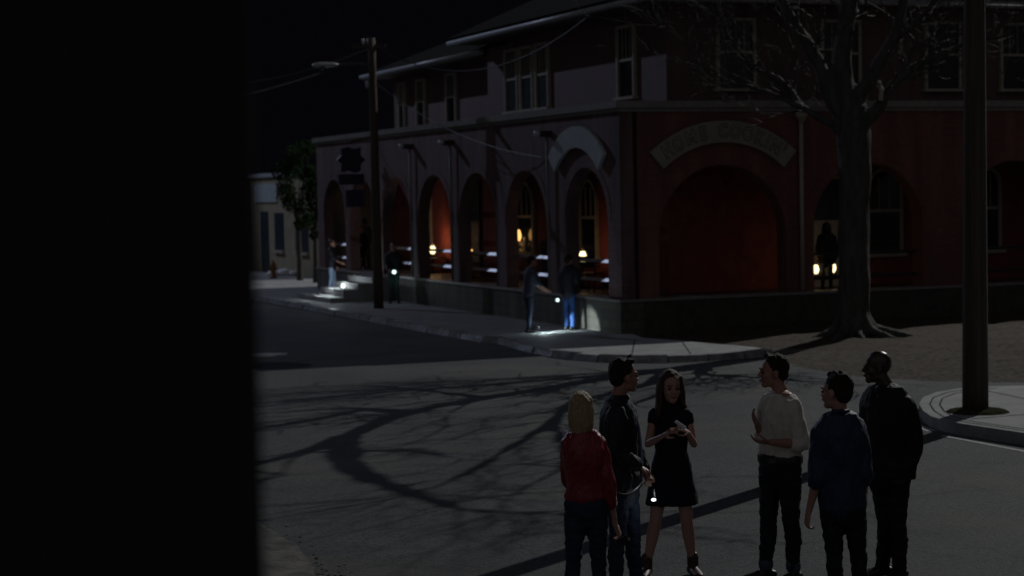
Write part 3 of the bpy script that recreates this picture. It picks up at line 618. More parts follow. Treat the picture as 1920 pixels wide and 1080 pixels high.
def run_jobs():
    tmp = bpy.data.scenes.new('build'); out = []
    for j in JOBS:
        tmp.collection.objects.link(j[0])
        with bpy.context.temp_override(scene=tmp, view_layer=tmp.view_layers[0]): dg = bpy.context.evaluated_depsgraph_get()
        out.append(bpy.data.meshes.new_from_object(j[0].evaluated_get(dg))); tmp.collection.objects.unlink(j[0])
    bpy.data.scenes.remove(tmp)
    for (o, disp, dsc, st, post), me in zip(JOBS, out):
        old = o.data; o.modifiers.clear(); o.data = me; me.name = old.name; bpy.data.meshes.remove(old)
        me.polygons.foreach_set('use_smooth', [True]*len(me.polygons))
        if disp:
            N = noise.noise; n = len(me.vertices); co = np.empty(n*3); no = np.empty(n*3)
            me.vertices.foreach_get('co', co); me.vertex_normals.foreach_get('vector', no); co = co.reshape(-1, 3); no = no.reshape(-1, 3)
            q = co*(np.array(st)*dsc); d = np.array([N(p) + .5*N((p[0]*2.3+5, p[1]*2.3, p[2]*2.3)) for p in q.tolist()])
            me.vertices.foreach_set('co', (co + no*(d*disp)[:, None]).ravel()); me.update()
        if post: post(o)
limbs = [
 ([(6.85, 37.6, 4.3), (6.55, 37.65, 4.85), (6.24, 37.7, 5.64), (5.98, 37.8, 6.17), (5.67, 37.9, 6.7), (5.45, 38.2, 7.4), (5.2, 38.5, 8.4)], .20, .07),
 ([(6.92, 37.6, 4.5), (6.74, 37.6, 5.15), (6.70, 37.6, 5.78), (6.80, 37.55, 6.5), (6.92, 37.55, 7.4), (6.95, 37.55, 7.98), (7.14, 37.39, 9.11), (7.88, 36.79, 10.45), (8.21, 36.53, 11.11), (8.34, 36.43, 11.6)], .25, .08),
 ([(7.75, 36.88, 10.3), (8.89, 36.02, 11.28), (9.6, 35.53, 11.69), (10.17, 35.15, 11.95), (10.71, 34.81, 12.18), (11.09, 34.58, 12.28), (11.6, 34.29, 12.18)], .13, .03),
 ([(6.98, 37.52, 8.3), (7.05, 37.46, 9.03), (6.64, 37.82, 9.09), (6.76, 37.72, 9.72), (6.82, 37.66, 10.35), (6.7, 37.8, 11.2)], .13, .06),
 ([(6.64, 37.82, 9.0), (6.26, 38.16, 9.3), (6.05, 38.36, 9.76)], .07, .03),
 ([(6.98, 37.6, 4.55), (7.08, 37.6, 5.02), (7.40, 37.5, 5.6), (7.70, 37.2, 6.2), (7.83, 36.82, 7.02), (7.97, 36.71, 7.81), (8.72, 36.15, 8.95), (9.6, 35.52, 10.52), (10.04, 35.23, 11.33), (10.26, 35.09, 11.9)], .18, .025),
 ([(8.72, 36.15, 8.95), (9.65, 35.49, 9.92), (10.52, 34.93, 10.93)], .07, .025),
 ([(6.95, 37.55, 7.9), (6.15, 38.27, 7.76), (5.49, 38.9, 7.72), (4.84, 39.56, 7.87), (4.56, 39.86, 8.64)], .08, .025),
 ([(6.72, 37.6, 5.9), (6.27, 38.16, 5.98), (5.69, 38.7, 6.68), (5.26, 39.12, 7.22)], .06, .02),
 ([(6.98, 37.52, 8.1), (7.56, 37.04, 9.02), (8.06, 36.64, 9.5)], .05, .02),
 ([(8.3, 36.45, 11.0), (8.84, 36.06, 10.7), (9.49, 35.6, 10.82), (10.1, 35.19, 10.84)], .05, .02),
 ([(7.25, 37.55, 5.3), (7.5, 37.5, 5.7), (7.82, 37.45, 6.13), (8.4, 37.4, 6.68), (8.8, 37.3, 7.3), (9.4, 37.2, 8.6)], .11, .04),
 ([(7.05, 37.6, 4.35), (7.44, 37.55, 4.77), (7.62, 37.5, 5.08), (8.0, 37.5, 5.44), (8.58, 37.5, 5.74), (9.07, 37.5, 5.95), (9.8, 37.4, 6.3)], .15, .045),
 ([(6.75, 37.6, 4.05), (6.55, 37.55, 4.35), (6.36, 37.5, 4.5), (5.96, 37.5, 4.73), (5.65, 37.5, 5.08), (5.36, 37.4, 5.35), (4.97, 37.4, 5.55), (4.68, 37.4, 5.85), (4.37, 37.3, 6.24), (4.22, 37.3, 6.69)], .115, .03),
 ([(5.96, 37.5, 4.73), (5.69, 37.4, 4.85), (5.2, 37.4, 5.08), (4.79, 37.3, 5.21), (4.33, 37.3, 5.34), (3.84, 37.3, 5.64), (3.32, 37.2, 6.19), (3.04, 37.2, 6.45)], .065, .018)]
tr_o = None
def smoothpts(p, sub=4, jit=.0):
    out = []; n = len(p)
    for i in range(n-1):
        a, b, c_, d = p[max(i-1, 0)], p[i], p[i+1], p[min(i+2, n-1)]
        for k in range(sub):
            t = k/sub; out.append(.5*((2*b) + (c_-a)*t + (2*a-5*b+4*c_-d)*t*t + (3*b-a-3*c_+d)*t**3))
    out.append(p[-1]); return out
tw = MB(); rt = random.Random(21)
def twig(p, d, L_, r, depth):
    n = 5; pts = [p]; dd = d.normalized()
    for i in range(n):
        dd = (dd + Vector((rt.gauss(0, .22), rt.gauss(0, .22), rt.gauss(.05, .18)))).normalized(); pts.append(pts[-1]+dd*L_/n)
    tw.tube(pts, [r*(1-.8*i/n) for i in range(n+1)], 4 if depth < 2 else 5, False)
    if depth > 0:
        for k in range(rt.choice((3, 4, 5))):
            q = pts[rt.randint(1, n)]; side = Vector((rt.gauss(0, 1), rt.gauss(0, 1), rt.gauss(.15, .8))).normalized()
            twig(q, dd*.8+side*.9, L_*rt.uniform(.45, .75), r*.55, depth-1)
for pts, r0, r1 in limbs:
    p = smoothpts(loc_(pts)); n = len(p); rs = [r0+(r1-r0)*(i/(n-1))**.8 for i in range(n)]
    tk.tube(p, rs, 12)
    ext = sum((a-b).length for a, b in zip(p, p[1:]))
    vis = pts[-1][2] < 6.8
    for k in range(int(ext*(6 if vis else 2.6))):
        i = rt.randint(int(n*.30), n-1); d = (p[min(i+1, n-1)]-p[i-1]).normalized()
        side = Vector((rt.gauss(0, 1), rt.gauss(0, 1), rt.gauss(.3, .7))).normalized()
        twig(p[i], d*.9+side*.9, rt.uniform(.9, 1.9)*(1.0 if r0 > .08 or vis else .7), max(.012, rs[i]*.30), 2)
    twig(p[-1], p[-1]-p[-2], 1.5, r1, 2)
MB().tube(loc_([(7.42, 37.35, 4.88), (7.44, 37.32, 5.08), (7.38, 37.3, 5.26)]), [.045, .05, .03], 7).build('broken_stub', M['cream'], tree)
o = tk.build('trunk', M['bark'], tree); remesh(o, .04, 2, .035, 2.5, (1.6, 1.6, .5))
tw.build('branches', M['bark'], tree, recalc=False)

# ================================================================== dark wall next to the camera
o = MB().prism([(-3.2, 2.1), (-.287, 2.1), (-.292, 2.14), (-.45, 2.6), (-3.2, 2.6)], 0, 5.2).build('foreground_wall', M['blackwall']); tag(o, 'near black out-of-focus wall filling the left of the view', 'wall')

# ================================================================== people
def loft(mb, st, n=14, flat=(0, 0)):
    """st: list of (center, side vector, half width, half depth); closed with domes"""
    st = [(Vector(c), Vector(s), a, b) for c, s, a, b in st]
    d0 = (st[1][0]-st[0][0]).normalized(); d1 = (st[-1][0]-st[-2][0]).normalized()
    ext = []
    for f in ((.999, .7) if not flat[0] else ()): c, s, a, b = st[0]; k = math.sqrt(1-f*f); ext.append((c-d0*min(a, b)*f, s, a*max(k, .08), b*max(k, .08)))
    e2 = []
    for f in ((.7, .999) if not flat[1] else ()): c, s, a, b = st[-1]; k = math.sqrt(1-f*f); e2.append((c+d1*min(a, b)*f, s, a*max(k, .08), b*max(k, .08)))
    al = ext+st+e2; b0 = len(mb.v)
    for i, (c, s, a, b) in enumerate(al):
        t = (al[min(i+1, len(al)-1)][0]-al[max(i-1, 0)][0]).normalized(); s = (s-t*s.dot(t)).normalized(); q = t.cross(s)
        for k in range(n):
            an = 2*PI*k/n; mb.v.append(tuple(c+s*a*math.cos(an)+q*b*math.sin(an)))
    for i in range(len(al)-1):
        for k in range(n):
            k2 = (k+1) % n; mb.f.append((b0+i*n+k, b0+i*n+k2, b0+(i+1)*n+k2, b0+(i+1)*n+k))
    mb.f.append(tuple(b0+k for k in reversed(range(n)))); e = b0+(len(al)-1)*n; mb.f.append(tuple(e+k for k in range(n)))
def limb(mb, pts, rs, n=12):
    s = Vector((.3, .9, .1)); loft(mb, [(p, s, r, r) for p, r in zip(pts, rs)], n)
def ell(mb, X, c, r, n=14, m=9):
    b0 = len(mb.v)
    for i in range(m+1):
        ph = PI*(i+.02 if i == 0 else i-.02 if i == m else i)/m
        for k in range(n):
            a = 2*PI*k/n; mb.v.append(tuple(X @ Vector((c[0]+r[0]*math.sin(ph)*math.cos(a), c[1]+r[1]*math.sin(ph)*math.sin(a), c[2]+r[2]*math.cos(ph)))))
    for i in range(m):
        for k in range(n):
            k2 = (k+1) % n; mb.f.append((b0+i*n+k, b0+(i+1)*n+k, b0+(i+1)*n+k2, b0+i*n+k2))
    mb.f.append(tuple(b0+k for k in range(n))); e = b0+m*n; mb.f.append(tuple(e+k for k in reversed(range(n))))
def lp(mb, X, pts, rs, n=10):
    limb(mb, [X @ Vector(p) for p in pts], rs, n)
def hand(mb, wr, tip, nrm, side, curl=.5, s=1.0):
    """wr wrist, tip: direction of the palm, nrm: palm normal (fingers curl towards it), side: thumb side"""
    wr = Vector(wr); d = (Vector(tip)-wr).normalized(); nrm = Vector(nrm); nrm = (nrm-d*nrm.dot(d)).normalized(); sd_ = d.cross(nrm)
    if sd_.dot(Vector(side)) < 0: sd_ = -sd_
    loft(mb, [(wr-d*.02, sd_, .026*s, .019*s), (wr+d*.02*s, sd_, .030*s, .018*s), (wr+d*.055*s, sd_, .040*s, .016*s), (wr+d*.09*s, sd_, .041*s, .013*s)], 12)
    for k, (off, L_) in enumerate(((.031, .072), (.0105, .080), (-.0105, .074), (-.031, .058))):
        base = wr+d*.088*s+sd_*off*s; p = base; c_ = 0; pts = [base-d*.012*s, base]; dd = d + sd_*off*1.2
        cu = curl*(1+.12*k)
        for seg, f in enumerate((.45, .32, .23)):
            c_ += cu*(.75 if seg == 0 else 1.0); v = (dd*math.cos(c_)+nrm*math.sin(c_)).normalized(); p = p+v*L_*f*s; pts.append(p)
        limb(mb, pts, [.0098*s, .0098*s, .0088*s, .0082*s, .0068*s], 8)
    b_ = wr+d*.028*s+sd_*.028*s; t1 = b_+(d*.55+sd_*.75+nrm*.25).normalized()*.036*s; t2 = t1+(d*.85+sd_*.15+nrm*.5).normalized()*.032*s; t3 = t2+(d*.8-sd_*.1+nrm*.6).normalized()*.024*s
    limb(mb, [b_-sd_*.01, b_, t1, t2, t3], [.015*s, .0145*s, .0118*s, .0105*s, .008*s], 8)

def person(label, J, heading, face, fem=False, skin='skin', hair='black', style='short', top='navy_c', topkind='shirt', sleeve=1.0, pants='jeans', hem=None,
           shoes='shoe', near=True, hs=1.06, tilt=(0, 0), bulk=1.0, curls=(.5, .5), cuffs=False, belt=False, group=None, handn=None, pantsR=None, collar=None):
    vox = .0065 if near else .016
    J = {k: Vector(v) for k, v in J.items()}; ground = J.pop('g').z if 'g' in J else 0.
    O = Vector((J['hip'].x, J['hip'].y, ground)); J = {k: v-O for k, v in J.items()}
    root = empty('person', O, 0, label, 'person', group)
    fw = Vector((math.cos(heading), math.sin(heading), 0)); rt_ = Vector((fw.y, -fw.x, 0)); ln = -rt_   # ln: body's left
    hip, neck = J['hip'], J['neck']; up = (neck-hip).normalized(); H = J['head'].z+.13*hs
    k = H/1.8*bulk; shw = ((J['shL']-J['shR'])); shs = Vector((shw.x, shw.y, 0)).normalized(); hps = (J['hjL']-J['hjR']); hps = Vector((hps.x, hps.y, 0)).normalized()
    sh_half = max(.125 if fem else .15, shw.length/2)
    for s_ in 'LR':
        if 'an'+s_ not in J:
            kn, hj = J['kn'+s_], J['hj'+s_]; J['an'+s_] = Vector((kn.x+(kn.x-hj.x)*.5, kn.y+(kn.y-hj.y)*.3+.02, .09))
        J['an'+s_].z = max(J['an'+s_].z, .085)
    body = MB()
    # torso
    def torso(mb, inf, z0, z1, waist=None, flare=None):
        st = []; Lh = (neck-hip).length
        prof = [(-.22, .145, .105), (-.10, .165, .118), (.05, .155, .108), (.25, .128, .098), (.45, .142, .108), (.62, .160, .118), (.78, .165, .112), (.88, .145, .092)] if fem else \
               [(-.20, .135, .105), (-.10, .155, .112), (.05, .155, .108), (.25, .150, .106), (.45, .165, .114), (.62, .182, .120), (.78, .185, .116), (.88, .165, .095)]
        for t, a, b in prof:
            if t < z0-.001 or t > z1+.001: continue
            s_ = hps.lerp(shs, max(0, min(1, t))).normalized(); c_ = hip+up*Lh*t
            st.append((c_, s_, a*k+inf, b*k+inf))
        loft(mb, st, 18)
    torso(body, 0, -.22, .88)
    loft(body, [(J['shR']-up*.02+rt_*0, shs, .05*k, .05*k), (neck-up*.075*k, shs, .12*k, .07*k), (J['shL']-up*.02, shs, .05*k, .05*k)], 10) if False else None
    for s_ in 'LR':   # traps / shoulders
        limb(body, [neck-up*.02, neck.lerp(J['sh'+s_], .55)-up*.012, J['sh'+s_]-up*.01], [.055*k, .052*k, .053*k])
    Xh = Matrix.Translation(J['head']) @ Matrix.Rotation(face-PI/2, 4, 'Z') @ Matrix.Rotation(tilt[0], 4, 'X') @ Matrix.Rotation(tilt[1], 4, 'Y') @ Matrix.Scale(hs*(.95 if fem else 1.), 4)
    limb(body, [neck-up*.05, neck+up*.03, Xh @ Vector((0, -.02, -.06))], [.062*k*(.85 if fem else 1), .056*k*(.82 if fem else 1), .056*(.85 if fem else 1.05)])
    ell(body, Xh, (0, -.015, .030), (.075, .095, .092)); ell(body, Xh, (0, .030, -.030), (.060, .062, .082)); ell(body, Xh, (0, .060, -.093), (.030 if fem else .036, .027, .024))
    ell(body, Xh, (0, .020, -.068), (.052 if fem else .058, .052, .045)); ell(body, Xh, (0, .082, .020), (.048, .014, .011))
    for i in (-1, 1):
        ell(body, Xh, (i*.036, .062, -.028), (.022, .024, .022)); ell(body, Xh, (i*.077, -.008, -.015), (.009, .019, .031))
        ell(body, Xh, (i*.014, .098, -.027), (.009, .010, .008))
    lp(body, Xh, [(0, .088, .012), (0, .099, -.008), (0, .106, -.024)], [.008, .010, .012]); ell(body, Xh, (0, .092, -.053), (.021, .010, .005)); ell(body, Xh, (0, .090, -.064), (.018, .010, .006))
    # limbs
    ar = .86 if fem else 1.
    for s_, sg in (('L', 1), ('R', -1)):
        sh, el, wr, ha = J['sh'+s_], J['el'+s_], J['wr'+s_], J['ha'+s_]
        limb(body, [sh, sh.lerp(el, .35), sh.lerp(el, .8), el], [.050*k*ar, .048*k*ar, .040*k*ar, .037*k*ar]); limb(body, [el, el.lerp(wr, .3), el.lerp(wr, .75), wr], [.038*k*ar, .040*k*ar, .029*k*ar, .025*k*ar])
        nr = (handn or {}).get(s_, (rt_ if s_ == 'L' else ln)*1.0); th = fw + Vector((0, 0, .4)) if abs((ha-wr).normalized().z) < .6 else fw
        hand(body, wr, ha, nr, th, curls[0 if s_ == 'L' else 1], .95 if fem else 1.04)
        hj, kn, an = J['hj'+s_], J['kn'+s_], J['an'+s_]
        limb(body, [hj+up*.03, hj.lerp(kn, .25), hj.lerp(kn, .7), kn], [.082*k, .084*k, .062*k, .054*k]); limb(body, [kn, kn.lerp(an, .3)-fw*.012, kn.lerp(an, .7), an], [.054*k, .056*k, .040*k, .035*k])
        limb(body, [an-fw*.03-Vector((0, 0, .04)), an+fw*.05-Vector((0, 0, .045)), an+fw*.10-Vector((0, 0, .055))], [.026, .024, .018])
    bo = body.build('body', M[skin], root); remesh(bo, vox, 2)
    # shoes
    for s_ in 'LR':
        an = J['an'+s_]; f2 = (fw+(ln if s_ == 'L' else rt_)*.25).normalized(); sd2 = Vector((f2.y, -f2.x, 0)); sh_ = MB(); z_ = Vector((0, 0, 1))
        an0 = Vector((an.x, an.y, 0))
        loft(sh_, [(an0-f2*.06+z_*.045, sd2, .040, .040), (an0+f2*.03+z_*.048, sd2, .044, .046), (an0+f2*.11+z_*.036, sd2, .048, .034), (an0+f2*.175+z_*.028, sd2, .040, .026)], 12)
        if shoes == 'boot' or near: limb(sh_, [an0+z_*.05, an0+z_*(.16 if shoes == 'boot' else .10)], [.046, .050])
        so_ = sh_.build('boot' if shoes == 'boot' else 'shoe', M[shoes], root); remesh(so_, .008 if near else .016, 1)
    # trousers
    if pants:
        pa = MB(); torso(pa, .012, -.22, .06 if belt or topkind == 'blouse' else -.10)
        for s_ in 'LR':
            hj, kn, an = J['hj'+s_], J['kn'+s_], J['an'+s_]; a0 = an.copy(); a0.z = max(.07, an.z-.01)
            if cuffs: a0 = an+(kn-an)*.08
            limb(pa, [hj+up*.04, hj.lerp(kn, .25), hj.lerp(kn, .7), kn, kn.lerp(an, .35)-fw*.012, kn.lerp(a0, .75), a0], [.096*k, .094*k, .073*k, .064*k, .063*k, .054*k, .052*k])
        po = pa.build('jeans' if 'jean' in pants else 'trousers', M[pants], root); remesh(po, .010 if near else .018, 2, .010 if near else .004, 14, (1, 1, 1.6))
        if cuffs:
            for s_ in 'LR':
                an, kn = J['an'+s_], J['kn'+s_]; c_ = MB(); d_ = (kn-an).normalized(); limb(c_, [an+d_*.035, an+d_*.075], [.056*k, .057*k]); remesh(c_.build('cuff', M['lilac'], root), .008, 1)
    # upper garment
    infl = {'shirt': .026, 'blouse': .020, 'jacket': .030, 'suit': .034, 'dress': .010}[topkind]
    tp = MB(); torso(tp, infl, -.22 if topkind in ('jacket', 'suit', 'dress') else (.02 if belt or topkind == 'blouse' else -.12), .80 if top == 'cream_c' else .88)
    for s_ in 'LR': limb(tp, [neck-up*.115, neck.lerp(J['sh'+s_], .55)-up*.026, J['sh'+s_]-up*.01], [.050*k+infl*.3, .055*k+infl*.7, .056*k+infl*.8])
    if topkind == 'dress':
        zc = (hem if hem else .62); loft(tp, [(hip+up*.02, hps, .17*k, .12*k), (hip-Vector((0, 0, .10)), hps, .188*k, .130*k), (Vector((hip.x, hip.y, zc+.09)), hps, .218*k, .150*k), (Vector((hip.x, hip.y, zc)), hps, .236*k, .165*k)], 18, (0, 1))
    if topkind in ('suit', 'jacket') and hem:
        loft(tp, [(hip+up*.05, hps, .165*k+infl, .118*k+infl), (Vector((hip.x, hip.y, hem+.10)), hps, .178*k+infl, .125*k+infl), (Vector((hip.x, hip.y, hem)), hps, .180*k+infl, .125*k+infl)], 18, (0, 1))
    for s_ in 'LR':
        sh, el, wr = J['sh'+s_], J['el'+s_], J['wr'+s_]; a_ = ar
        if sleeve >= .95:
            e_ = el.lerp(wr, .93); limb(tp, [sh, sh.lerp(el, .4), el, el.lerp(wr, .4), e_], [.056*k*a_+infl*.8, .054*k*a_+infl*.8, .045*k*a_+infl, .042*k*a_+infl*.9, .034*k*a_+infl*.8])
        elif sleeve >= .5:
            f = (sleeve-.5)*2; e_ = el.lerp(wr, f); limb(tp, [sh, sh.lerp(el, .4), sh.lerp(el, .85), el.lerp(e_, .3), e_], [.058*k*a_+infl*.8, .057*k*a_+infl*.9, .050*k*a_+infl, .050*k*a_+infl, .048*k*a_+infl*.8])
        else: limb(tp, [sh, sh.lerp(el, sleeve*2)], [.054*k*a_+infl, .050*k*a_+infl])
    nm = {'shirt': 'shirt', 'blouse': 'blouse', 'jacket': 'jacket', 'suit': 'suit_jacket', 'dress': 'dress'}[topkind]
    to = tp.build(nm, M[top], root); remesh(to, .0095 if near else .018, 1, (.013 if topkind != 'dress' else .006) if near else .005, 11, (1.3, 1.3, .6))
    if collar:
        co = MB()
        for sg in (1, -1):
            a_ = neck+ln*sg*.055*k-fw*.03+up*.03; b_ = neck+ln*sg*.045*k+fw*.085-up*.05; limb(co, [neck-fw*.065+up*.035, a_, b_], [.018, .020, .018])
        remesh(co.build('collar', M[collar], root), .008, 1)
    if belt: bm_ = MB(); s_ = hps; c_ = hip+up*(neck-hip).length*.07; loft(bm_, [(c_-up*.022, s_, .155*k+.031, .108*k+.033), (c_+up*.020, s_, .154*k+.031, .108*k+.033)], 20); remesh(bm_.build('belt', M['shoe'], root), .008, 1)
    # hair
    h_ = MB()
    if style in ('short', 'quiff', 'top', 'cap'):
        ell(h_, Xh, (0, -.028, .042), (.083, .097, .096)); ell(h_, Xh, (0, -.06, -.005), (.073, .058, .07))
        if style in ('quiff', 'top'):
            for i in range(9):
                x = (i-4)*.014; lp(h_, Xh, [(x, .01, .105), (x*1.1, .040+rt.uniform(-.006, .006), .128-abs(x)*.3), (x*1.2+rt.uniform(-.008, .008), .048, .150-abs(x)*.5+rt.uniform(-.008, .006))], [.024, .017, .007])
            for i in range(7): x = (i-3)*.018; lp(h_, Xh, [(x, -.06, .09), (x*1.2, -.085, .115-abs(x)*.4)], [.022, .008])
        if style == 'short':
            for i in range(12):
                a_ = rt.uniform(0, 2*PI); b_ = rt.uniform(.1, 1.1); c_ = Vector((.078*math.sin(b_)*math.cos(a_), -.025+.092*math.sin(b_)*math.sin(a_), .045+.09*math.cos(b_))); lp(h_, Xh, [c_*.94, c_*1.02+Vector((0, .006, .0))], [.024, .014], 8)
    if style == 'bob':
        ell(h_, Xh, (0, -.022, .036), (.078, .098, .094))
        for i in range(13):
            a_ = PI*(1.02+i*.96/12)-.0; x, y = .068*math.cos(a_), -.008+.085*math.sin(a_); lp(h_, Xh, [(x*.9, y*.9, .06), (x*1.06, y*1.05, -.03), (x*1.10, y*1.04, -.10), (x*1.02+rt.uniform(-.008, .008), y*.95, -.165+rt.uniform(-.02, .018))], [.026, .023, .020, .009])
    if style == 'long':
        ell(h_, Xh, (0, -.025, .040), (.085, .100, .096))
        for i in range(15):
            a_ = PI*(.93+i*1.14/14); x, y = .080*math.cos(a_), -.010+.088*math.sin(a_); dz = rt.uniform(-.02, .02)
            lp(h_, Xh, [(x*.85, y*.85, .07), (x*1.08, y*1.05, -.03), (x*1.16, y*1.0+.004, -.12), (x*1.35, y*.75+.025, -.20), (x*1.35, y*.7+.04, -.27+dz)], [.028, .026, .026, .026, .012])
    if style != 'bald':
        def open_face(ho, inv=Xh.inverted()):
            bm = bmesh.new(); bm.from_mesh(ho.data)
            kill = [v for v in bm.verts if (lambda q: q.y > .042 and q.z < .052+(q.y-.042)*1.7 and abs(q.x) < (.064 if style in ('long', 'bob') else .074))(inv @ v.co)]
            bmesh.ops.delete(bm, geom=kill, context='VERTS'); bm.to_mesh(ho.data); bm.free()
        ho = h_.build('hair', M[hair], root); remesh(ho, .0075 if near else .016, 1, .007 if near else 0, 34, (1, 1, .35), open_face)
    if near:
        for i in (-1, 1): e_ = MB(); ell(e_, Xh, (i*.031, .0815, -.002), (.0125, .0105, .0075), 10, 7); e_.build('eye', M['eye'], root, True)
        if skin != 'skind':
            for i in (-1, 1): b_ = MB(); lp(b_, Xh, [(i*.016, .096, .024), (i*.034, .092, .028), (i*.048, .080, .024)], [.0035, .0042, .003], 6); b_.build('eyebrow', M[hair], root)
        l_ = MB(); lp(l_, Xh, [(-.020, .094, -.058), (0, .1005, -.057), (.020, .094, -.058)], [.0035, .0062, .0035], 7); l_.build('lips', mat('lips', (.26, .09, .08), .5, .1) if skin != 'skind' else M['skind'], root, True)
    return root, J, O, Xh, fw
RAD = math.radians
P = {
'red': dict(head=(0.49,13.40,1.63), neck=(0.49,13.38,1.46), shL=(0.385,13.38,1.385), shR=(0.605,13.40,1.375), elL=(0.385,13.52,1.10), wrL=(0.46,13.70,0.97), elR=(0.665,13.38,1.10), wrR=(0.715,13.44,0.77), haR=(0.785,13.49,0.60), haL=(0.56,13.74,1.00), hip=(0.505,13.40,0.965), hjL=(0.43,13.40,0.90), hjR=(0.58,13.40,0.90), knL=(0.40,13.43,0.47), knR=(0.59,13.45,0.47)),
'jacket': dict(head=(0.87,14.60,1.74), neck=(0.82,14.60,1.56), shL=(0.85,14.77,1.46), shR=(0.79,14.43,1.46), elL=(0.93,14.78,1.16), wrL=(1.02,14.70,0.97), haL=(1.07,14.62,0.88), elR=(0.76,14.42,1.17), wrR=(0.95,14.44,1.05), haR=(1.04,14.48,1.00), hip=(0.82,14.60,0.93), hjL=(0.87,14.68,0.88), hjR=(0.80,14.52,0.88), knL=(0.92,14.72,0.46), knR=(0.79,14.52,0.47), anL=(0.95,14.76,0.08), anR=(0.77,14.48,0.08)),
'dress': dict(head=(1.29,15.30,1.57), neck=(1.29,15.32,1.42), shR=(1.155,15.30,1.35), shL=(1.415,15.30,1.345), elR=(1.09,15.25,1.11), wrR=(1.20,15.06,1.20), haR=(1.28,15.01,1.26), elL=(1.47,15.26,1.10), wrL=(1.405,15.07,1.22), haL=(1.34,15.02,1.27), hip=(1.285,15.30,0.92), hjR=(1.205,15.30,0.86), hjL=(1.37,15.30,0.86), knR=(1.145,15.27,0.47), knL=(1.40,15.27,0.47), anR=(1.07,15.30,0.09), anL=(1.45,15.30,0.09)),
'white': dict(head=(2.09,15.00,1.71), neck=(2.145,15.00,1.54), shL=(2.22,14.85,1.44), shR=(2.09,15.15,1.43), elL=(2.29,14.84,1.14), wrL=(2.03,14.77,1.17), haL=(1.92,14.77,1.18), elR=(2.03,15.12,1.16), wrR=(1.96,14.98,1.27), haR=(1.92,14.95,1.36), hip=(2.14,15.00,0.97), hjL=(2.20,14.94,0.91), hjR=(2.08,15.06,0.91), knL=(2.21,14.91,0.50), knR=(2.04,15.03,0.50), anL=(2.23,14.95,0.08), anR=(2.02,15.07,0.08)),
'navy': dict(head=(2.33,13.46,1.71), neck=(2.355,13.46,1.54), shL=(2.225,13.46,1.43), shR=(2.49,13.49,1.43), elL=(2.185,13.43,1.09), wrL=(2.125,13.48,0.83), haL=(2.11,13.50,0.72), elR=(2.52,13.44,1.11), wrR=(2.53,13.52,0.84), haR=(2.53,13.56,0.71), hip=(2.37,13.46,0.93), hjL=(2.29,13.46,0.88), hjR=(2.45,13.46,0.88), knL=(2.31,13.49,0.47), knR=(2.49,13.51,0.47)),
'suit': dict(head=(2.93,15.00,1.73), neck=(3.00,15.00,1.55), shL=(3.13,14.87,1.43), shR=(2.91,15.13,1.42), elL=(3.20,14.90,1.12), wrL=(3.13,14.85,0.90), haL=(3.07,14.83,0.83), elR=(2.87,15.14,1.12), wrR=(2.89,15.08,0.88), haR=(2.86,15.04,0.80), hip=(3.01,15.00,0.93), hjL=(3.07,14.95,0.87), hjR=(2.97,15.05,0.87), knL=(3.07,14.94,0.46), knR=(3.00,15.04,0.46), anL=(3.09,14.96,0.08), anR=(2.98,15.12,0.08)),
}
grp = 'people talking in the road'
def up_curl(x): return Vector(x)
r1_ = person('blonde woman seen from behind in a red blouse and blue jeans holding a phone', {**P['red'], 'g': (0, 0, 0)}, RAD(72), RAD(62), True, 'skin', 'blond', 'bob', 'redc', 'blouse', .74, 'jeans', curls=(.5, .75), group=grp, hs=1.08, bulk=.90)
r2_ = person('man in a dark open jacket with a wallet chain holding a lit torch', {**P['jacket'], 'g': (0, 0, 0)}, RAD(-8), RAD(22), False, 'skin2', 'brown', 'quiff', 'jacket', 'jacket', 1.0, 'jeans', curls=(.9, .9), group=grp, hs=1.10, hem=.86, handn={'L': (-.2, .3, -1), 'R': (.2, .3, -1)})
r3_ = person('woman in a short navy dress facing the camera with long brown hair and ankle boots', {**P['dress'], 'g': (0, 0, 0)}, RAD(-92), RAD(-80), True, 'skin', 'chestnut', 'long', 'dress', 'dress', .12, None, hem=.60, shoes='boot', curls=(.7, .6), group=grp, hs=1.15, tilt=(RAD(-4), 0), handn={'L': (-1, 0, -.3), 'R': (1, 0, -.3)})
r4_ = person('man in a cream shirt with rolled sleeves gesturing, facing left', {**P['white'], 'g': (0, 0, 0)}, RAD(205), RAD(185), False, 'skin2', 'brown', 'top', 'cream_c', 'shirt', .58, 'trouser', belt=True, cuffs=True, bulk=1.07, curls=(.35, .22), group=grp, hs=1.10, handn={'L': (0, .3, 1), 'R': (1, -.3, .1)})
r5_ = person('man in a navy shirt seen from behind, bare left forearm hanging', {**P['navy'], 'g': (0, 0, 0)}, RAD(100), RAD(140), False, 'skin', 'brown', 'short', 'navy_c', 'shirt', .56, 'trouser', curls=(.7, .7), group=grp, hs=1.10, collar='navy_c', bulk=.93)
r6_ = person('tall bald man in a black suit facing left', {**P['suit'], 'g': (0, 0, 0)}, RAD(208), RAD(180), False, 'skind', 'black', 'bald', 'suit_c', 'suit', 1.0, 'suit_c', curls=(.5, .5), group=grp, hs=1.10, hem=.84, bulk=1.10, collar='suit_c')
# white shirt collar of the suit man, belongs to him
root, J_, O_, X_, f_ = r6_
c_ = MB(); nk = J_['neck']; limb(c_, [nk+Vector((-.075, -.03, .02)), nk+Vector((-.10, -.04, -.06)), nk+Vector((-.13, -.06, -.16))], [.014, .014, .010]); c_.build('shirt_collar', M['whitec'], root)
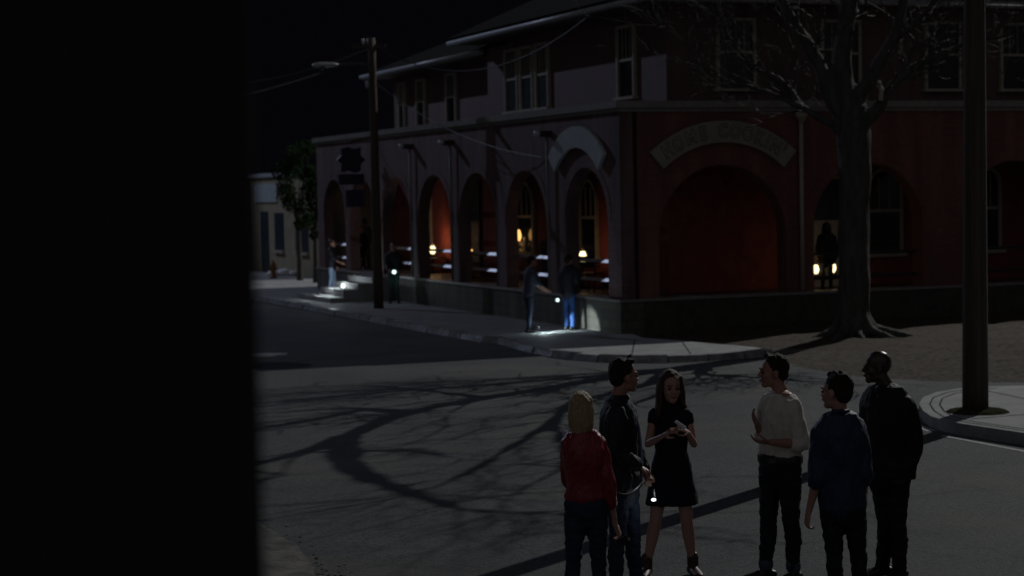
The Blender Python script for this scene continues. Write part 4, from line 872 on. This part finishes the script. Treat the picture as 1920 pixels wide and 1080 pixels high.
# jacket man: blue open jacket edges, wallet chain
root, J_, O_, X_, f_ = r2_
nk = J_['neck']; e = MB()
e.tube([nk+Vector(q) for q in [(.06, -.04, .0), (.11, -.06, -.08), (.15, -.05, -.22), (.165, -.04, -.36), (.17, -.06, -.5), (.16, -.08, -.62)]], [.012, .014, .012, .012, .012, .010], 6)
e.build('jacket_edge', mat('blue_lining_cloth', (.10, .12, .22), .5, .1), root)
ch = MB(); ch.tube([Vector((-.10+.27*t/14, -.165-.02*math.sin(t/14*PI), .90-.035*math.sin(PI*t/14)*2.2+.03*t/14)) for t in range(15)], .004, 5); ch.build('wallet_chain', M['chain'], root)

# torches and phone
def spill(loc, p, col):
    d = bpy.data.lights.new('torch_spill', 'POINT'); d.energy = p; d.color = col; d.shadow_soft_size = .04
    o = bpy.data.objects.new('torch_spill', d); S.collection.objects.link(o); o.location = loc
def torch(loc, aim, label, lens='lens', L_=.16, r=.016, rl=.022, power=0, size=60, col=(.8, .9, 1), grp_='hand torches'):
    loc = Vector(loc); a = Vector(aim).normalized(); t = empty('torch', loc, 0, label, 'torch', grp_)
    MB().tube([-a*L_, -a*.03, -a*.02, a*0], [r, r, rl*1.15, rl*1.2], 12).build('barrel', M['blackmetal'], t, True)
    MB().tube([a*.001, a*.004, a*.009], [rl*1.1, rl, rl*.6], 12).build('lens', M[lens], t)
    if power:
        d = bpy.data.lights.new('torch_beam', 'SPOT'); d.energy = power; d.spot_size = RAD(size); d.spot_blend = .5; d.color = col; d.shadow_soft_size = .02
        o = bpy.data.objects.new('torch_beam', d); S.collection.objects.link(o); o.parent = t; o.location = a*.02; o.rotation_euler = (-a).to_track_quat('Z', 'Y').to_euler()
    return t
torch((1.075, 14.50, .775), (-.05, -.72, -.66), 'lit torch held by the man in the dark jacket, lens towards the camera', 'lens', .16, .014, .018)
ph = MB(); ph.box((-.028, -.005, -.055), (.028, .005, .055)); o = ph.build('phone', M['shoe']); o.location = (.775, 13.455, .655); o.rotation_euler = (RAD(10), RAD(65), RAD(20)); tag(o, 'dark phone with a bright edge in the blonde woman\'s right hand', 'phone')
MB().box((-.008, -.0075, .032), (.02, -.0052, .046)).build('lens_plate', M['chain'], o)
rg = MB().box((-.05, -.012, -.012), (.05, .012, .012)).box((.02, -.02, -.03), (.045, .015, .012)); o = rg.build('pale_hand_object', M['whitec']); o.location = (1.335, 14.97, 1.30); o.rotation_euler = (0, RAD(35), 0); tag(o, 'small pale object held between the hands of the woman in the dress', 'paper')  # two small pale boxes at the fingertips

# ---------------------------------------------------------------- far people
def pose(x, y, z, h, hd, arms='down', lean=0., hands=None):
    f = Vector((math.cos(hd), math.sin(hd), 0)); r = Vector((f.y, -f.x, 0)); s = h/1.8; b = Vector((x, y, z))
    v = lambda a, c, d: b + r*a*s + f*c*s + Vector((0, 0, d*s))
    J = dict(head=v(0, .03+lean*1.1, 1.67), neck=v(0, lean, 1.52), shL=v(-.17, lean, 1.43), shR=v(.17, lean, 1.43), hip=v(0, 0, .95), hjL=v(-.08, 0, .9), hjR=v(.08, 0, .9), knL=v(-.09, .04, .49), knR=v(.10, .0, .49), anL=v(-.10, .03, .09), anR=v(.12, -.06, .09))
    A = {'down': dict(el=(.24, .0, 1.13), wr=(.24, .08, .88), ha=(.24, .12, .76)), 'front': dict(el=(.22, .03, 1.14), wr=(.14, .27, 1.10), ha=(.09, .38, 1.10)), 'low': dict(el=(.20, .12, 1.16), wr=(.14, .36, 1.0), ha=(.12, .48, .96))}
    for sd_, sg in (('L', -1), ('R', 1)):
        a = A[hands[sd_] if hands else arms]
        for k_ in ('el', 'wr', 'ha'): q = a[k_]; J[k_+sd_] = v(q[0]*sg, q[1]+lean*.8, q[2])
    J['g'] = (0, 0, z); return J
gp2 = 'people searching along the arcade'
person('man in a grey shirt and dark trousers standing over the bright torch on the sidewalk', pose(.36, 40.8, .12, 1.66, RAD(20), lean=.07, hands={'L': 'low', 'R': 'low'}), RAD(20), RAD(5), False, 'skin2', 'brown', 'cap', 'lilac', 'shirt', .56, 'jeans', near=False, group=gp2)
person('man in a dark jacket and bright blue jeans lit by torchlight near the corner arch', pose(1.26, 41.35, .12, 1.66, RAD(60), hands={'L': 'down', 'R': 'front'}), RAD(60), RAD(40), False, 'skin2', 'brown', 'cap', 'jacket', 'jacket', 1., 'jeansb', near=False, group=gp2, bulk=1.08)
person('person in dark top and pale torch-lit jeans at the foot of the steps', pose(*W(-1.0, 18.5), .25, 1.62, RAD(-10), hands={'L': 'down', 'R': 'low'}), RAD(-10), RAD(-10), False, 'skin2', 'black', 'cap', 'jacket', 'jacket', .6, 'jeansl', near=False, group=gp2)
person('person facing the camera with a glaring torch at the belt, right of the slim pole', pose(-3.34, 52.8, .12, 1.70, RAD(-85), hands={'L': 'low', 'R': 'low'}), RAD(-85), RAD(-85), False, 'skin2', 'black', 'cap', 'jacket', 'jacket', 1., 'greenc', near=False, group=gp2)
person('person in a pale blue top on the porch beside the slim pole', pose(-4.72, 60.3, .80, 1.62, RAD(110)), RAD(110), RAD(110), False, 'skin2', 'black', 'cap', 'lilac', 'shirt', .6, 'trouser', near=False, group=gp2)
person('dark woman with long hair standing behind two lanterns', pose(7.22, 42.7, .80, 1.55, RAD(-100)), RAD(-100), RAD(-100), True, 'skind', 'black', 'long', 'suit_c', 'jacket', 1., 'suit_c', near=False, group=gp2, hem=.6)
person('short person in black in the shade behind the steps', pose(*W(.62, 20.7), .80, 1.40, RAD(-60)), RAD(-60), RAD(-60), False, 'skin2', 'black', 'cap', 'suit_c', 'jacket', 1., 'suit_c', near=False, group=gp2)
torch((.56, 40.62, .24), (1.0, .58, -.12), 'torch lying on the sidewalk shining along the ground to the corner', 'lenss', .14, .02, .04, 170, 50, (.80, .95, 1.0))
spill((.68, 40.52, .27), 7, (.75, .95, 1.0))
torch((1.0, 41.1, .80), (-.1, -1, -.1), 'torch with a bright lens held low by the man in blue jeans', 'lensc', .16, .02, .036)
torch((*W(-1.32, 16.3), .56), (-.30, -.80, .0), 'torch glaring at the foot of the steps', 'lenss', .14, .03, .06, 0)
spill((*W(-1.52, 17.0), .66), 24, (.85, .95, 1))
torch((-3.31, 52.5, 1.02), (.05, -1, -.05), 'torch glaring at the belt of the person right of the slim pole', 'lensc', .14, .03, .05)
# spill of that last torch on its holder
spill((-3.25, 52.40, .92), .8, (.7, 1, .95))
spill((1.10, 14.52, .70), .25, (.75, .9, 1.0))

run_jobs()
